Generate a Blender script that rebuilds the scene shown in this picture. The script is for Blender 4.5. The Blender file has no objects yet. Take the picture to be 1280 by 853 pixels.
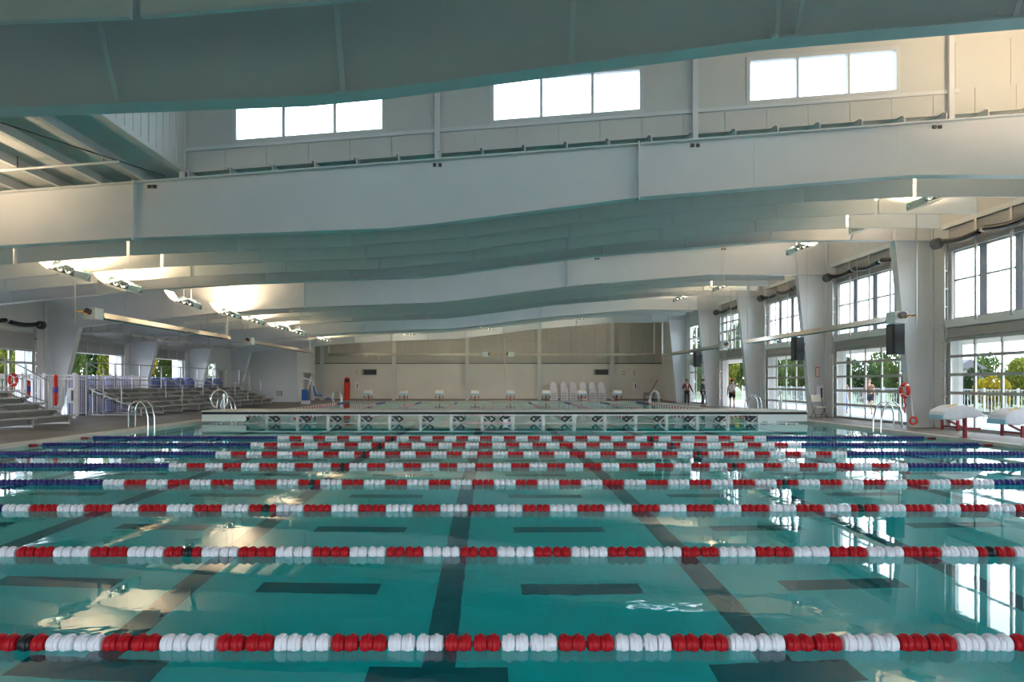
import bpy, bmesh, math, random
from mathutils import Vector, Matrix
random.seed(7)
R = math.radians
scn = bpy.context.scene
COL = scn.collection

# ------------------------------------------------------------------ camera, sky, sun, exposure
cd = bpy.data.cameras.new('camera'); cam = bpy.data.objects.new('camera', cd); COL.objects.link(cam)
cam.location = (0, 0, 1.489); cam.rotation_euler = (R(90), 0, 0)
cd.sensor_width = 36; cd.lens = 863/1280*36
cd.shift_x = (640-612)/1280; cd.shift_y = (479-426.5)/1280
cd.clip_end = 1500
scn.camera = cam

w = bpy.data.worlds.new('sky'); scn.world = w; w.use_nodes = True
nt = w.node_tree; nt.nodes.clear()
wo = nt.nodes.new('ShaderNodeOutputWorld'); bg = nt.nodes.new('ShaderNodeBackground')
tc = nt.nodes.new('ShaderNodeTexCoord'); sx = nt.nodes.new('ShaderNodeSeparateXYZ')
cr = nt.nodes.new('ShaderNodeValToRGB')
cr.color_ramp.elements[0].position = 0.0; cr.color_ramp.elements[0].color = (.86, .93, 1, 1)
cr.color_ramp.elements[1].position = 1.0; cr.color_ramp.elements[1].color = (.50, .68, 1, 1)
nt.links.new(tc.outputs['Generated'], sx.inputs[0]); nt.links.new(sx.outputs['Z'], cr.inputs[0])
nt.links.new(cr.outputs[0], bg.inputs[0]); nt.links.new(bg.outputs[0], wo.inputs[0])
SKY = 4.0
bg.inputs[1].default_value = SKY

sd = bpy.data.lights.new('sun', 'SUN'); sun = bpy.data.objects.new('sun', sd); COL.objects.link(sun)
sd.energy = 3.0; sd.angle = R(1.0); sd.color = (1, .95, .86)
sun.rotation_euler = (R(14), R(16), 0)      # high, slightly behind the camera and to the right
sun.location = (10, -10, 60)

scn.view_settings.view_transform = 'Standard'; scn.view_settings.look = 'None'
scn.view_settings.exposure = 0.8; scn.view_settings.gamma = 1.0
scn.view_settings.use_curve_mapping = False
cy = scn.cycles
cy.max_bounces = 12; cy.diffuse_bounces = 5; cy.glossy_bounces = 4; cy.transmission_bounces = 8; cy.transparent_max_bounces = 16
cy.sample_clamp_indirect = 6.0; cy.blur_glossy = 0.0; cy.caustics_refractive = True; cy.caustics_reflective = True; cy.use_denoising = True

# ------------------------------------------------------------------ materials
MATS = {}
def mat(name, col, rough=.5, metal=0., var=.0, vscale=3., bump=0., bscale=40., emit=None, estr=0., spec=.5, rand=0.):
    if name in MATS: return MATS[name]
    m = bpy.data.materials.new(name); m.use_nodes = True; n = m.node_tree; b = n.nodes['Principled BSDF']
    b.inputs['Base Color'].default_value = (*col, 1); b.inputs['Roughness'].default_value = rough
    b.inputs['Metallic'].default_value = metal; b.inputs['Specular IOR Level'].default_value = spec
    t = n.nodes.new('ShaderNodeTexCoord')
    last = None
    if var > 0:
        no = n.nodes.new('ShaderNodeTexNoise'); no.inputs['Scale'].default_value = vscale; no.inputs['Detail'].default_value = 6
        mp = n.nodes.new('ShaderNodeMapRange'); mp.inputs['From Min'].default_value = .3; mp.inputs['From Max'].default_value = .7
        mp.inputs['To Min'].default_value = 1-var; mp.inputs['To Max'].default_value = 1+var
        hs = n.nodes.new('ShaderNodeHueSaturation'); hs.inputs['Color'].default_value = (*col, 1)
        n.links.new(t.outputs['Object'], no.inputs['Vector']); n.links.new(no.outputs['Fac'], mp.inputs['Value'])
        n.links.new(mp.outputs[0], hs.inputs['Value']); last = hs.outputs[0]
    if rand > 0:
        oi = n.nodes.new('ShaderNodeObjectInfo'); mp2 = n.nodes.new('ShaderNodeMapRange')
        mp2.inputs['To Min'].default_value = 1-rand; mp2.inputs['To Max'].default_value = 1+rand
        h2 = n.nodes.new('ShaderNodeHueSaturation'); h2.inputs['Color'].default_value = (*col, 1)
        if last: n.links.new(last, h2.inputs['Color'])
        n.links.new(oi.outputs['Random'], mp2.inputs['Value']); n.links.new(mp2.outputs[0], h2.inputs['Value']); last = h2.outputs[0]
    if last: n.links.new(last, b.inputs['Base Color'])
    if bump > 0:
        n2 = n.nodes.new('ShaderNodeTexNoise'); n2.inputs['Scale'].default_value = bscale
        bp = n.nodes.new('ShaderNodeBump'); bp.inputs['Strength'].default_value = bump; bp.inputs['Distance'].default_value = .01
        n.links.new(t.outputs['Object'], n2.inputs['Vector']); n.links.new(n2.outputs['Fac'], bp.inputs['Height'])
        n.links.new(bp.outputs[0], b.inputs['Normal'])
    if emit:
        b.inputs['Emission Color'].default_value = (*emit, 1); b.inputs['Emission Strength'].default_value = estr
    MATS[name] = m; return m

STEEL = mat('painted_steel', (.66, .655, .66), .42, var=.03, vscale=1.2)
WHITE = mat('white_paint', (.72, .71, .69), .5, var=.03, vscale=1.)
BAFFLE = mat('baffle_fabric', (.70, .70, .68), .8, var=.03, vscale=2., bump=.15)
ROOFM = mat('roof_liner', (.55, .55, .54), .6, var=.04)
SIDING = mat('metal_siding', (.58, .57, .54), .5, var=.03, vscale=.8)
FARLOW = mat('block_wall_paint', (.68, .62, .55), .6, var=.04, vscale=.7)
FARUP = mat('liner_panel_paint', (.44, .40, .35), .55, var=.04, vscale=.6)
INNERW = mat('corner_room_paint', (.74, .73, .72), .6, var=.03, vscale=.6)
RWALL = mat('side_wall_paint', (.62, .60, .57), .55, var=.04, vscale=.8)
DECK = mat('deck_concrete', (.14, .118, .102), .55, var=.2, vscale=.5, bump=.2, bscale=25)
COPING = mat('pale_coping', (.50, .45, .39), .6, var=.1, vscale=2.)
ALU = mat('anodised_aluminium', (.52, .50, .47), .38, .75, var=.08, vscale=4.)
BRISER = mat('bleacher_riser_aluminium', (.25, .235, .215), .55, .3)
BLEACH = mat('bleacher_aluminium', (.46, .435, .40), .5, .4, var=.03, vscale=2.)
DARKM = mat('dark_metal', (.06, .06, .065), .5)
BLACK = mat('black_plastic', (.012, .012, .014), .45)
CHROME = mat('stainless_steel', (.72, .72, .72), .12, 1.)
RED = mat('red_plastic', (.46, .006, .012), .45, var=.1, vscale=8., spec=.25)
WHITEP = mat('white_plastic', (.86, .80, .83), .38, var=.05, vscale=9.)
BLUE = mat('navy_plastic', (.012, .009, .14), .35, var=.1, vscale=8.)
REDPOST = mat('dark_red_steel', (.30, .012, .022), .4)
ORANGE = mat('orange_red_plastic', (.75, .035, .01), .4)
YELLOW = mat('yellow_hose', (.75, .32, .01), .5)
PERI = mat('periwinkle_cover', (.12, .135, .28), .6, var=.15, vscale=1.5, bump=.5, bscale=6.)
SHUT = mat('grey_shutter', (.33, .32, .31), .5, .2, var=.05)
TILE = mat('dark_floor_tile', (.08, .17, .22), .5)
PLASTER = mat('pool_plaster', (.70, .86, .86), .7, var=.05, vscale=.7)
HOODM = mat('heater_aluminium', (.70, .66, .58), .22, .9, var=.05)
FIXT = mat('fixture_white', (.80, .78, .74), .35)
FIXD = mat('fixture_end_plate', (.10, .15, .17), .5)
TUBEM = mat('lamp_tube', (1, 1, 1), .5, emit=(1, .86, .62), estr=9.)
SKYBLUEP = mat('pale_blue_edge', (.36, .55, .62), .5)
SKIN = mat('skin', (.52, .30, .21), .5)
HAIRB = mat('brown_hair', (.10, .045, .02), .7)
MAROON = mat('maroon_cloth', (.16, .03, .04), .8)
NAVYC = mat('dark_navy_cloth', (.018, .022, .04), .8)
BLACKC = mat('black_cloth', (.012, .012, .015), .85)
WCLOTH = mat('white_cloth', (.75, .68, .72), .8)
REDC = mat('red_cloth', (.6, .02, .02), .7)
BROWNL = mat('brown_leather', (.16, .06, .03), .5)
BLUEC = mat('blue_cloth', (.06, .16, .42), .8)
CREAM = mat('cream_plastic', (.62, .57, .48), .5)
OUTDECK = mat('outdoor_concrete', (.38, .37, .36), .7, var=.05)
OUTWHITE = mat('outdoor_white_stucco', (.78, .76, .73), .7, var=.02)
SOFFIT = mat('beige_soffit', (.55, .50, .42), .7)
GRASS = mat('grass', (.06, .085, .025), .9, var=.3, vscale=.3)
BRICKR = mat('roof_shingle_far', (.10, .09, .10), .8)
YSTICK = mat('yellow_sticker', (.75, .55, .02), .5)
FSIGN = mat('sign_red', (.45, .03, .04), .5)

def leafmat(name, col):
    m = bpy.data.materials.new(name); m.use_nodes = True; n = m.node_tree; n.nodes.clear()
    o = n.nodes.new('ShaderNodeOutputMaterial'); d = n.nodes.new('ShaderNodeBsdfDiffuse'); tr = n.nodes.new('ShaderNodeBsdfTranslucent')
    mx = n.nodes.new('ShaderNodeMixShader'); mx.inputs[0].default_value = .35
    g = n.nodes.new('ShaderNodeNewGeometry'); mp = n.nodes.new('ShaderNodeMapRange'); mp.inputs['To Min'].default_value = .6; mp.inputs['To Max'].default_value = 1.35
    h = n.nodes.new('ShaderNodeHueSaturation'); h.inputs['Color'].default_value = (*col, 1)
    n.links.new(g.outputs['Random Per Island'], mp.inputs['Value']); n.links.new(mp.outputs[0], h.inputs['Value'])
    n.links.new(h.outputs[0], d.inputs['Color']); n.links.new(h.outputs[0], tr.inputs['Color'])
    n.links.new(d.outputs[0], mx.inputs[1]); n.links.new(tr.outputs[0], mx.inputs[2]); n.links.new(mx.outputs[0], o.inputs[0])
    return m
LEAFS = [leafmat('leaf_green', (.075, .105, .03)), leafmat('leaf_dark_green', (.035, .06, .022)), leafmat('leaf_yellow_green', (.15, .16, .03)), leafmat('leaf_yellow', (.26, .19, .02))]
BARK = mat('bark', (.10, .07, .05), .9)

def glassmat():
    m = bpy.data.materials.new('window_glass'); m.use_nodes = True; n = m.node_tree; n.nodes.clear()
    o = n.nodes.new('ShaderNodeOutputMaterial'); t = n.nodes.new('ShaderNodeBsdfTransparent'); g = n.nodes.new('ShaderNodeBsdfGlossy')
    t.inputs[0].default_value = (.93, .96, .96, 1); g.inputs['Roughness'].default_value = .02
    lw = n.nodes.new('ShaderNodeLayerWeight'); lw.inputs['Blend'].default_value = .5
    pw = n.nodes.new('ShaderNodeMath'); pw.operation = 'POWER'; pw.inputs[1].default_value = 5.0
    f = n.nodes.new('ShaderNodeMapRange'); f.inputs['To Min'].default_value = .02; f.inputs['To Max'].default_value = .55
    n.links.new(lw.outputs['Facing'], pw.inputs[0]); n.links.new(pw.outputs[0], f.inputs['Value'])
    mx = n.nodes.new('ShaderNodeMixShader')
    n.links.new(f.outputs[0], mx.inputs[0]); n.links.new(t.outputs[0], mx.inputs[1]); n.links.new(g.outputs[0], mx.inputs[2]); n.links.new(mx.outputs[0], o.inputs[0])
    return m
GLASS = glassmat()

def watermat():
    m = bpy.data.materials.new('pool_water'); m.use_nodes = True; n = m.node_tree; n.nodes.clear()
    o = n.nodes.new('ShaderNodeOutputMaterial')
    rf = n.nodes.new('ShaderNodeBsdfRefraction'); gl = n.nodes.new('ShaderNodeBsdfGlossy'); fr = n.nodes.new('ShaderNodeFresnel'); mx = n.nodes.new('ShaderNodeMixShader')
    rf.inputs['Color'].default_value = (.012, .86, .87, 1); rf.inputs['IOR'].default_value = 1.333; rf.inputs['Roughness'].default_value = 0
    gl.inputs['Color'].default_value = (1, 1, 1, 1); gl.inputs['Roughness'].default_value = .015; fr.inputs['IOR'].default_value = 1.333
    t = n.nodes.new('ShaderNodeTexCoord')
    n1 = n.nodes.new('ShaderNodeTexNoise'); n1.inputs['Scale'].default_value = 4.5; n1.inputs['Detail'].default_value = 2
    n2 = n.nodes.new('ShaderNodeTexNoise'); n2.inputs['Scale'].default_value = .28; n2.inputs['Detail'].default_value = 1
    mp = n.nodes.new('ShaderNodeMapRange'); mp.inputs['From Min'].default_value = .42; mp.inputs['From Max'].default_value = .68; mp.inputs['To Min'].default_value = .08; mp.inputs['To Max'].default_value = 1.
    mu = n.nodes.new('ShaderNodeMath'); mu.operation = 'MULTIPLY'
    bp = n.nodes.new('ShaderNodeBump'); bp.inputs['Strength'].default_value = .45; bp.inputs['Distance'].default_value = .006
    n.links.new(t.outputs['Object'], n1.inputs['Vector']); n.links.new(t.outputs['Object'], n2.inputs['Vector'])
    n.links.new(n2.outputs['Fac'], mp.inputs['Value']); n.links.new(n1.outputs['Fac'], mu.inputs[0]); n.links.new(mp.outputs[0], mu.inputs[1])
    n.links.new(mu.outputs[0], bp.inputs['Height'])
    for x in (rf, gl, fr): n.links.new(bp.outputs[0], x.inputs['Normal'])
    n.links.new(fr.outputs[0], mx.inputs[0]); n.links.new(rf.outputs[0], mx.inputs[1]); n.links.new(gl.outputs[0], mx.inputs[2]); n.links.new(mx.outputs[0], o.inputs[0])
    return m
WATER = watermat()

# ------------------------------------------------------------------ helpers
def wloc(o):
    v = Vector((0, 0, 0))
    while o is not None:
        v += o.location; o = o.parent
    return v
def tag(o, label=None, cat=None, group=None, kind=None):
    if label: o['label'] = label
    if cat: o['category'] = cat
    if group: o['group'] = group
    if kind: o['kind'] = kind
    return o
def thing(name, loc, label, cat, group=None, kind=None):
    o = bpy.data.objects.new(name, None); COL.objects.link(o); o.location = loc; o.empty_display_size = .2
    return tag(o, label, cat, group, kind)
class MB:
    def __init__(s): s.v = []; s.f = []; s.m = []; s.mi = 0
    def add(s, vs, fs):
        k = len(s.v); s.v += [Vector(p) for p in vs]
        for f in fs: s.f.append(tuple(i+k for i in f)); s.m.append(s.mi)
        return s
    def box(s, x0, y0, z0, x1, y1, z1):
        return s.add([(x0,y0,z0),(x1,y0,z0),(x1,y1,z0),(x0,y1,z0),(x0,y0,z1),(x1,y0,z1),(x1,y1,z1),(x0,y1,z1)],
                     [(3,2,1,0),(4,5,6,7),(0,1,5,4),(1,2,6,5),(2,3,7,6),(3,0,4,7)])
    def slab(s, x0, x1, lo, hi, y0, y1):           # sloped in x: lo(x), hi(x)
        return s.add([(x0,y0,lo(x0)),(x1,y0,lo(x1)),(x1,y1,lo(x1)),(x0,y1,lo(x0)),(x0,y0,hi(x0)),(x1,y0,hi(x1)),(x1,y1,hi(x1)),(x0,y1,hi(x0))],
                     [(3,2,1,0),(4,5,6,7),(0,1,5,4),(1,2,6,5),(2,3,7,6),(3,0,4,7)])
    def prism(s, poly, axis, a, b):                # poly in the other two axes (in xyz order), extruded a..b
        n = len(poly); P = []
        for t in (a, b):
            for (u, v) in poly:
                P.append((t,u,v) if axis == 'x' else (u,t,v) if axis == 'y' else (u,v,t))
        fs = [tuple(range(n-1,-1,-1)), tuple(range(n, 2*n))]+[(i,(i+1)%n,n+(i+1)%n,n+i) for i in range(n)]
        return s.add(P, fs)
    def bar(s, p, q, wx, wz=None, up=(0,0,1)):     # rectangular bar
        wz = wz or wx; p = Vector(p); q = Vector(q); d = (q-p).normalized(); up = Vector(up)
        if abs(d.dot(up)) > .98: up = Vector((1,0,0))
        a = d.cross(up).normalized()*wx/2; b = a.cross(d).normalized()*wz/2
        P = [c+i*a+j*b for c in (p, q) for (i, j) in ((-1,-1),(1,-1),(1,1),(-1,1))]
        return s.add(P, [(3,2,1,0),(4,5,6,7),(0,1,5,4),(1,2,6,5),(2,3,7,6),(3,0,4,7)])
    def tube(s, pts, r, n=8, cap=True):
        pts = [Vector(p) for p in pts]; rs = r if isinstance(r, (list, tuple)) else [r]*len(pts)
        k = len(s.v); prev = None
        for i, p in enumerate(pts):
            d = (pts[min(i+1,len(pts)-1)]-pts[max(i-1,0)]).normalized()
            u = prev if prev is not None else (Vector((0,0,1)) if abs(d.z) < .9 else Vector((1,0,0)))
            a = d.cross(u)
            if a.length < 1e-4: a = d.cross(Vector((.3,.7,.1)))
            a.normalize(); b = a.cross(d).normalized(); prev = b
            for j in range(n):
                t = 2*math.pi*j/n; s.v.append(p+a*math.cos(t)*rs[i]+b*math.sin(t)*rs[i])
        for i in range(len(pts)-1):
            for j in range(n):
                s.f.append((k+i*n+j, k+i*n+(j+1)%n, k+(i+1)*n+(j+1)%n, k+(i+1)*n+j)); s.m.append(s.mi)
        if cap:
            s.f.append(tuple(k+j for j in range(n-1,-1,-1))); s.m.append(s.mi)
            e = k+(len(pts)-1)*n; s.f.append(tuple(e+j for j in range(n))); s.m.append(s.mi)
        return s
    def cyl(s, p, q, r, n=12): return s.tube([p, q], r, n)
    def ball(s, c, r, n=8, m=6, sc=(1,1,1)):
        vs = []; fs = []
        for i in range(m+1):
            th = math.pi*i/m
            for j in range(n):
                ph = 2*math.pi*j/n
                vs.append((c[0]+r*sc[0]*math.sin(th)*math.cos(ph), c[1]+r*sc[1]*math.sin(th)*math.sin(ph), c[2]+r*sc[2]*math.cos(th)))
        for i in range(m):
            for j in range(n):
                fs.append((i*n+j, (i+1)*n+j, (i+1)*n+(j+1)%n, i*n+(j+1)%n))
        return s.add(vs, fs)
    def lathe(s, prof, c=(0,0,0), axis='z', n=16):
        vs = []; fs = []; L = len(prof)
        for (r, h) in prof:
            for j in range(n):
                t = 2*math.pi*j/n; a, b = r*math.cos(t), r*math.sin(t)
                p = (a,b,h) if axis == 'z' else (h,a,b) if axis == 'x' else (b,h,a)
                vs.append((c[0]+p[0], c[1]+p[1], c[2]+p[2]))
        for i in range(L-1):
            for j in range(n): fs.append((i*n+j, i*n+(j+1)%n, (i+1)*n+(j+1)%n, (i+1)*n+j))
        fs.append(tuple(range(n-1,-1,-1))); fs.append(tuple((L-1)*n+j for j in range(n)))
        return s.add(vs, fs)
    def torus(s, c, R0, r, axis='y', n=24, k=8, a0=0, a1=2*math.pi):
        full = abs(a1-a0-2*math.pi) < 1e-6; N = n if full else n+1; vs = []; fs = []
        for i in range(N):
            t = a0+(a1-a0)*i/n
            for j in range(k):
                p = 2*math.pi*j/k; rr = R0+r*math.cos(p); h = r*math.sin(p); u, v = rr*math.cos(t), rr*math.sin(t)
                q = (u,h,v) if axis == 'y' else (h,u,v) if axis == 'x' else (u,v,h)
                vs.append((c[0]+q[0], c[1]+q[1], c[2]+q[2]))
        for i in range(n):
            for j in range(k):
                a = i*k; b = ((i+1)%N)*k; fs.append((a+j, a+(j+1)%k, b+(j+1)%k, b+j))
        return s.add(vs, fs)
    def xf(s, M):
        s.v = [M @ v for v in s.v]; return s
    def mesh(s, name, mats, off=Vector((0,0,0)), smooth=False):
        me = bpy.data.meshes.new(name); me.from_pydata([tuple(v-off) for v in s.v], [], s.f)
        for mm in (mats if isinstance(mats, (list, tuple)) else [mats]): me.materials.append(mm)
        for p, i in zip(me.polygons, s.m): p.material_index = i; p.use_smooth = smooth
        bm = bmesh.new(); bm.from_mesh(me); bmesh.ops.recalc_face_normals(bm, faces=bm.faces); bm.to_mesh(me); bm.free()
        if smooth: me.set_sharp_from_angle(angle=R(40))
        return me
    def build(s, name, mats, parent=None, smooth=False, label=None, kind=None, local=False):
        off = Vector((0,0,0)) if (local or parent is None) else wloc(parent)
        o = bpy.data.objects.new(name, s.mesh(name, mats, off, smooth)); COL.objects.link(o)
        if parent is not None: o.parent = parent
        if label: o['label'] = label
        if kind: o['kind'] = kind
        return o
def piece(name, me, loc, parent, local=False):
    o = bpy.data.objects.new(name, me); COL.objects.link(o); o.parent = parent
    o.location = Vector(loc) if local else Vector(loc)-wloc(parent)
    return o
def kids(o): return list(o.children)
def copy_tree(o, parent=None):
    c = o.copy(); COL.objects.link(c)
    if parent is not None: c.parent = parent
    for ch in kids(o): copy_tree(ch, c)
    return c
ORD = ['first','second','third','fourth','fifth','sixth','seventh','eighth','ninth','tenth','eleventh','twelfth','thirteenth']

# ------------------------------------------------------------------ key dimensions (metres, camera above the origin, water at z=0)
FR = [8.25+6.9*i for i in range(7)]           # steel frames 8.25 ... 49.65
YEND = 56.55; XL = -18.6; XR = 14.1; DZ = .08
PXL, PXR, PY0, PY1 = -10.93, 11.93, 1.9, 52.9
def ztop(x): return 6.47+.0762*x
BOT = [(-18.6,3.62),(-17.2,3.85),(-14.5,4.14),(-10.74,4.49),(-7.81,4.67),(-5.13,4.77),(-2.2,4.88),(-1.25,4.97),(3.3,5.56),(9.18,6.04),(14.1,6.04)]
def zbot(x):
    for (a, za), (b, zb) in zip(BOT, BOT[1:]):
        if x <= b: return za+(zb-za)*(x-a)/(b-a)
    return BOT[-1][1]
ZB = zbot
MXL, MXR = -6.8, 12.8                         # clerestory monitor extents
MON = [(FR[0], FR[1]), (FR[2], FR[3]), (FR[4], FR[5])]
MH = 2.42

# ------------------------------------------------------------------ floor, pool, water
m = MB()
X0, X1, YN, YF = XL-.3, XR+.3, -4.0, YEND+.3
g = .0
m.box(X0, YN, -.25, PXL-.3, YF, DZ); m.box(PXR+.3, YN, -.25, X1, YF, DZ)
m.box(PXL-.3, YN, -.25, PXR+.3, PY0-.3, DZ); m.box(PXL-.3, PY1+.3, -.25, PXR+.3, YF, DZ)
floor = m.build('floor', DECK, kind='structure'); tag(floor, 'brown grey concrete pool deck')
for i, (a, b) in enumerate([((PXL-.3,PY0-.3),(PXL,PY1+.3)), ((PXR,PY0-.3),(PXR+.3,PY1+.3)), ((PXL,PY0-.3),(PXR,PY0)), ((PXL,PY1),(PXR,PY1+.3))]):
    MB().box(a[0], a[1], -.3, b[0], b[1], DZ+.005).build('trim_%d' % (i+1), COPING, kind='structure')
jm = MB()
for y in [20.5+4.2*i for i in range(9)]:
    jm.box(XL+.05, y-.012, DZ, PXL-.32, y+.012, DZ+.002); jm.box(PXR+.32, y-.012, DZ, XR-.05, y+.012, DZ+.002)
jm.build('control_joint', mat('joint_filler', (.08,.07,.06), .8), floor)
PD = -1.45
m = MB()
m.box(PXL-.2, PY0-.2, PD-.2, PXR+.2, PY1+.2, PD)
m.box(PXL-.2, PY0, PD, PXL, PY1, -.02); m.box(PXR, PY0, PD, PXR+.2, PY1, -.02)
m.box(PXL, PY0-.2, PD, PXR, PY0, -.02); m.box(PXL, PY1, PD, PXR, PY1+.2, -.02)
basin = m.build('floor_pool', PLASTER, kind='structure'); tag(basin, 'pale plaster pool basin under the water')
LX = [-.37+2.45*k for k in range(-4, 5)]
for x in LX:
    mk = MB(); mk.box(x-.12, 5.0, PD, x+.12, PY1-3, PD+.006)
    mk.build('lane_marking', TILE, basin)
    MB().box(x-.5, 4.7, PD, x+.5, 5.0, PD+.006).build('lane_marking', TILE, basin)
yb = [6.47+2.09*k for k in range(8)]
barme = MB().box(-.56,-.13,0,.56,.13,.006).mesh('cross_marking', TILE)
for y in yb:
    for x in LX[:-1]: piece('cross_marking', barme, (x+1.225, y, PD), basin)
wt = MB().add([(PXL,PY0,0),(PXR,PY0,0),(PXR,PY1,0),(PXL,PY1,0)], [(0,1,2,3)]).build('pool_water', WATER, kind='stuff')
if wt.data.polygons[0].normal.z < 0: wt.data.flip_normals()
tag(wt, 'calm teal water filling the swimming pool', 'water')

# ------------------------------------------------------------------ walls
def wall_cells(mb, side, ys, zs, holes, x0, x1):
    ycut = sorted(set(ys+[h[0] for h in holes]+[h[1] for h in holes])); 
    for a, b in zip(ycut, ycut[1:]):
        hs = sorted([(h[2], h[3]) for h in holes if h[0] <= a+1e-6 and h[1] >= b-1e-6]); z = zs[0]
        for (p, q) in hs:
            if p > z+1e-6: mb.box(x0, a, z, x1, b, p)
            z = q
        if zs[1] > z: mb.box(x0, a, z, x1, b, zs[1])
DO0, DO1 = 6.33, .98            # door opening runs from frame_end-6.33 to frame_end-.98
DH = 2.85
holesR = []; holesL = []
for k in range(0, 6):
    ye = FR[k+1] if k < 6 else None
    a, b = ye-DO0, ye-DO1
    if k == 5: pass
    holesR.append((a, b, DZ, DH)); holesR.append((a, b, 3.42, 5.5))
    holesL.append((a, 46.9 if k == 5 else b, DZ, DH))
holesR.append((FR[0]-DO0, FR[0]-DO1, 3.42, 5.5)); holesR.append((FR[0]-DO0, FR[0]-DO1, DZ, DH)); holesL.append((FR[0]-DO0, FR[0]-DO1, DZ, DH))
m = MB(); wall_cells(m, 'r', [YN, YEND+.3], (-.2, 7.6), holesR, XR, XR+.22); m.build('wall_right', RWALL, kind='structure')
m = MB(); wall_cells(m, 'l', [YN, YEND+.3], (-.2, 5.1), holesL, XL-.22, XL); m.build('wall_left', RWALL, kind='structure')
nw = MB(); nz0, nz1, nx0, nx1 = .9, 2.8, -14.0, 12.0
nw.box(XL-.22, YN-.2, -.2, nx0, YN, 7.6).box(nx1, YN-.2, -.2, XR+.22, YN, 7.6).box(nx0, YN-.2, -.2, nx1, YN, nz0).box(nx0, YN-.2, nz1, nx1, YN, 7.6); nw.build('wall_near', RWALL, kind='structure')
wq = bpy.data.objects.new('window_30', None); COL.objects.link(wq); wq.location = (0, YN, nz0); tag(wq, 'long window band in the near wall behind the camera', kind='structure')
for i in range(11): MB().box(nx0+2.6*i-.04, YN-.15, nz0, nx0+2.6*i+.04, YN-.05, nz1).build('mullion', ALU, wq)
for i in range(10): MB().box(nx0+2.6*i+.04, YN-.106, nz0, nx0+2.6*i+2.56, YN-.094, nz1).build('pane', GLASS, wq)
# far wall: smooth lower wall, reveal, liner panels, posts
wf = MB().box(XL, YEND, -.2, XR+.22, YEND+.25, 3.06).build('wall_far', FARLOW, kind='structure')
MB().box(-14.3, YEND-.01, 3.06, XR, YEND+.2, 3.13).build('reveal', DARKM, wf)
pm = MB().box(0, 0, 0, .965, .15, 4.4)
pme = pm.mesh('liner_panel', FARUP)
MB().box(XL, YEND+.1, 3.1, XR+.22, YEND+.25, 7.6).build('panel_backing', FARUP, wf)
x = -14.9
while x < XR-.2:
    piece('liner_panel', pme, (x, YEND, 3.13), wf); x += .98
for z, t in ((3.3,.03),(4.98,.07)):
    MB().box(-14.3, YEND-.06, z, XR, YEND+.02, z+t).build('girt', FARUP, wf)
for px in (403, 492.7, 584, 674, 765):
    X = (px-612)*YEND/863
    MB().box(X-.15, YEND-.22, DZ, X+.15, YEND-.2, 6.5).box(X-.02, YEND-.2, DZ, X+.02, YEND-.02, 6.5).box(X-.15, YEND-.04, DZ, X+.15, YEND-.01, 6.5).build('wind_post', RWALL, wf)
MB().box(-14.3, YEND-.05, DZ, XR, YEND, DZ+.12).build('baseboard_far', mat('base_cove', (.22,.18,.15), .6), kind='structure')
for px, zt_, zb_ in ((629.5, 5.2, 1.5), (404.8, 3.0, .9)):
    X = (px-612)*YEND/863; MB().cyl((X+.1, YEND-.05, zb_), (X+.1, YEND-.05, zt_), .03, 8).build('conduit', RWALL, wf)
# corner room
cw = MB().box(XL, 51.3, -.1, -14.3, YEND, 5.1).build('wall_corner', INNERW, kind='structure')
tag(cw, 'projecting pale corner room at the far left')
d = thing('door_9', (-14.3, 53.6, DZ), 'grey double door in the side of the corner room', 'door', kind='structure')
MB().box(-14.28, 53.0, DZ, -14.24, 54.0, 2.25).build('door_leaf', SHUT, d); MB().box(-14.28, 54.02, DZ, -14.24, 55.0, 2.25).build('door_leaf', SHUT, d)
MB().box(-14.3, 52.9, DZ, -14.22, 53.0, 2.35).box(-14.3, 55.0, DZ, -14.22, 55.1, 2.35).box(-14.3, 52.9, 2.25, -14.22, 55.1, 2.35).build('door_frame', RWALL, d)
MB().box(-14.24, 53.9, 1.05, -14.17, 53.94, 1.1).build('door_handle', CHROME, d)

# ------------------------------------------------------------------ roof: ceiling deck + purlins
ceil = bpy.data.objects.new('ceiling', None); COL.objects.link(ceil); tag(ceil, 'sloping white metal roof over the pool', kind='structure')
def decks(x0, x1, y0, y1):
    lo = lambda x: ztop(x)+.2; hi = lambda x: ztop(x)+.32
    MB().slab(x0, x1, lo, hi, y0, y1).build('roof_deck', ROOFM, ceil)
decks(XL-.3, XR+.3, YN-.2, FR[0]-.2)
for (a, b) in MON:
    decks(XL-.3, MXL, a-.2, b+.2); decks(MXR, XR+.3, a-.2, b+.2)
for a, b in ((FR[1],FR[2]),(FR[3],FR[4]),(FR[5],YEND+.3)):
    decks(XL-.3, XR+.3, a+.2, b-.2)
def purlin_mesh(L):
    p = MB(); p.box(-.012, 0, 0, .012, L, .2); p.box(-.012, 0, 0, .07, L, .014); p.box(-.07, 0, .186, .012, L, .2)
    return p.mesh('purlin', STEEL)
P69 = purlin_mesh(6.9)
for i in range(6):
    x = -6.62-.925*12
    while x < 13.9:
        if not (i % 2 == 0 and MXL-.1 < x < MXR+.1):
            piece('purlin', P69, (x, FR[i], ztop(x)), ceil)
        x += .925

WINF = mat('window_frame_paint', (.62, .62, .60), .45)
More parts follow.
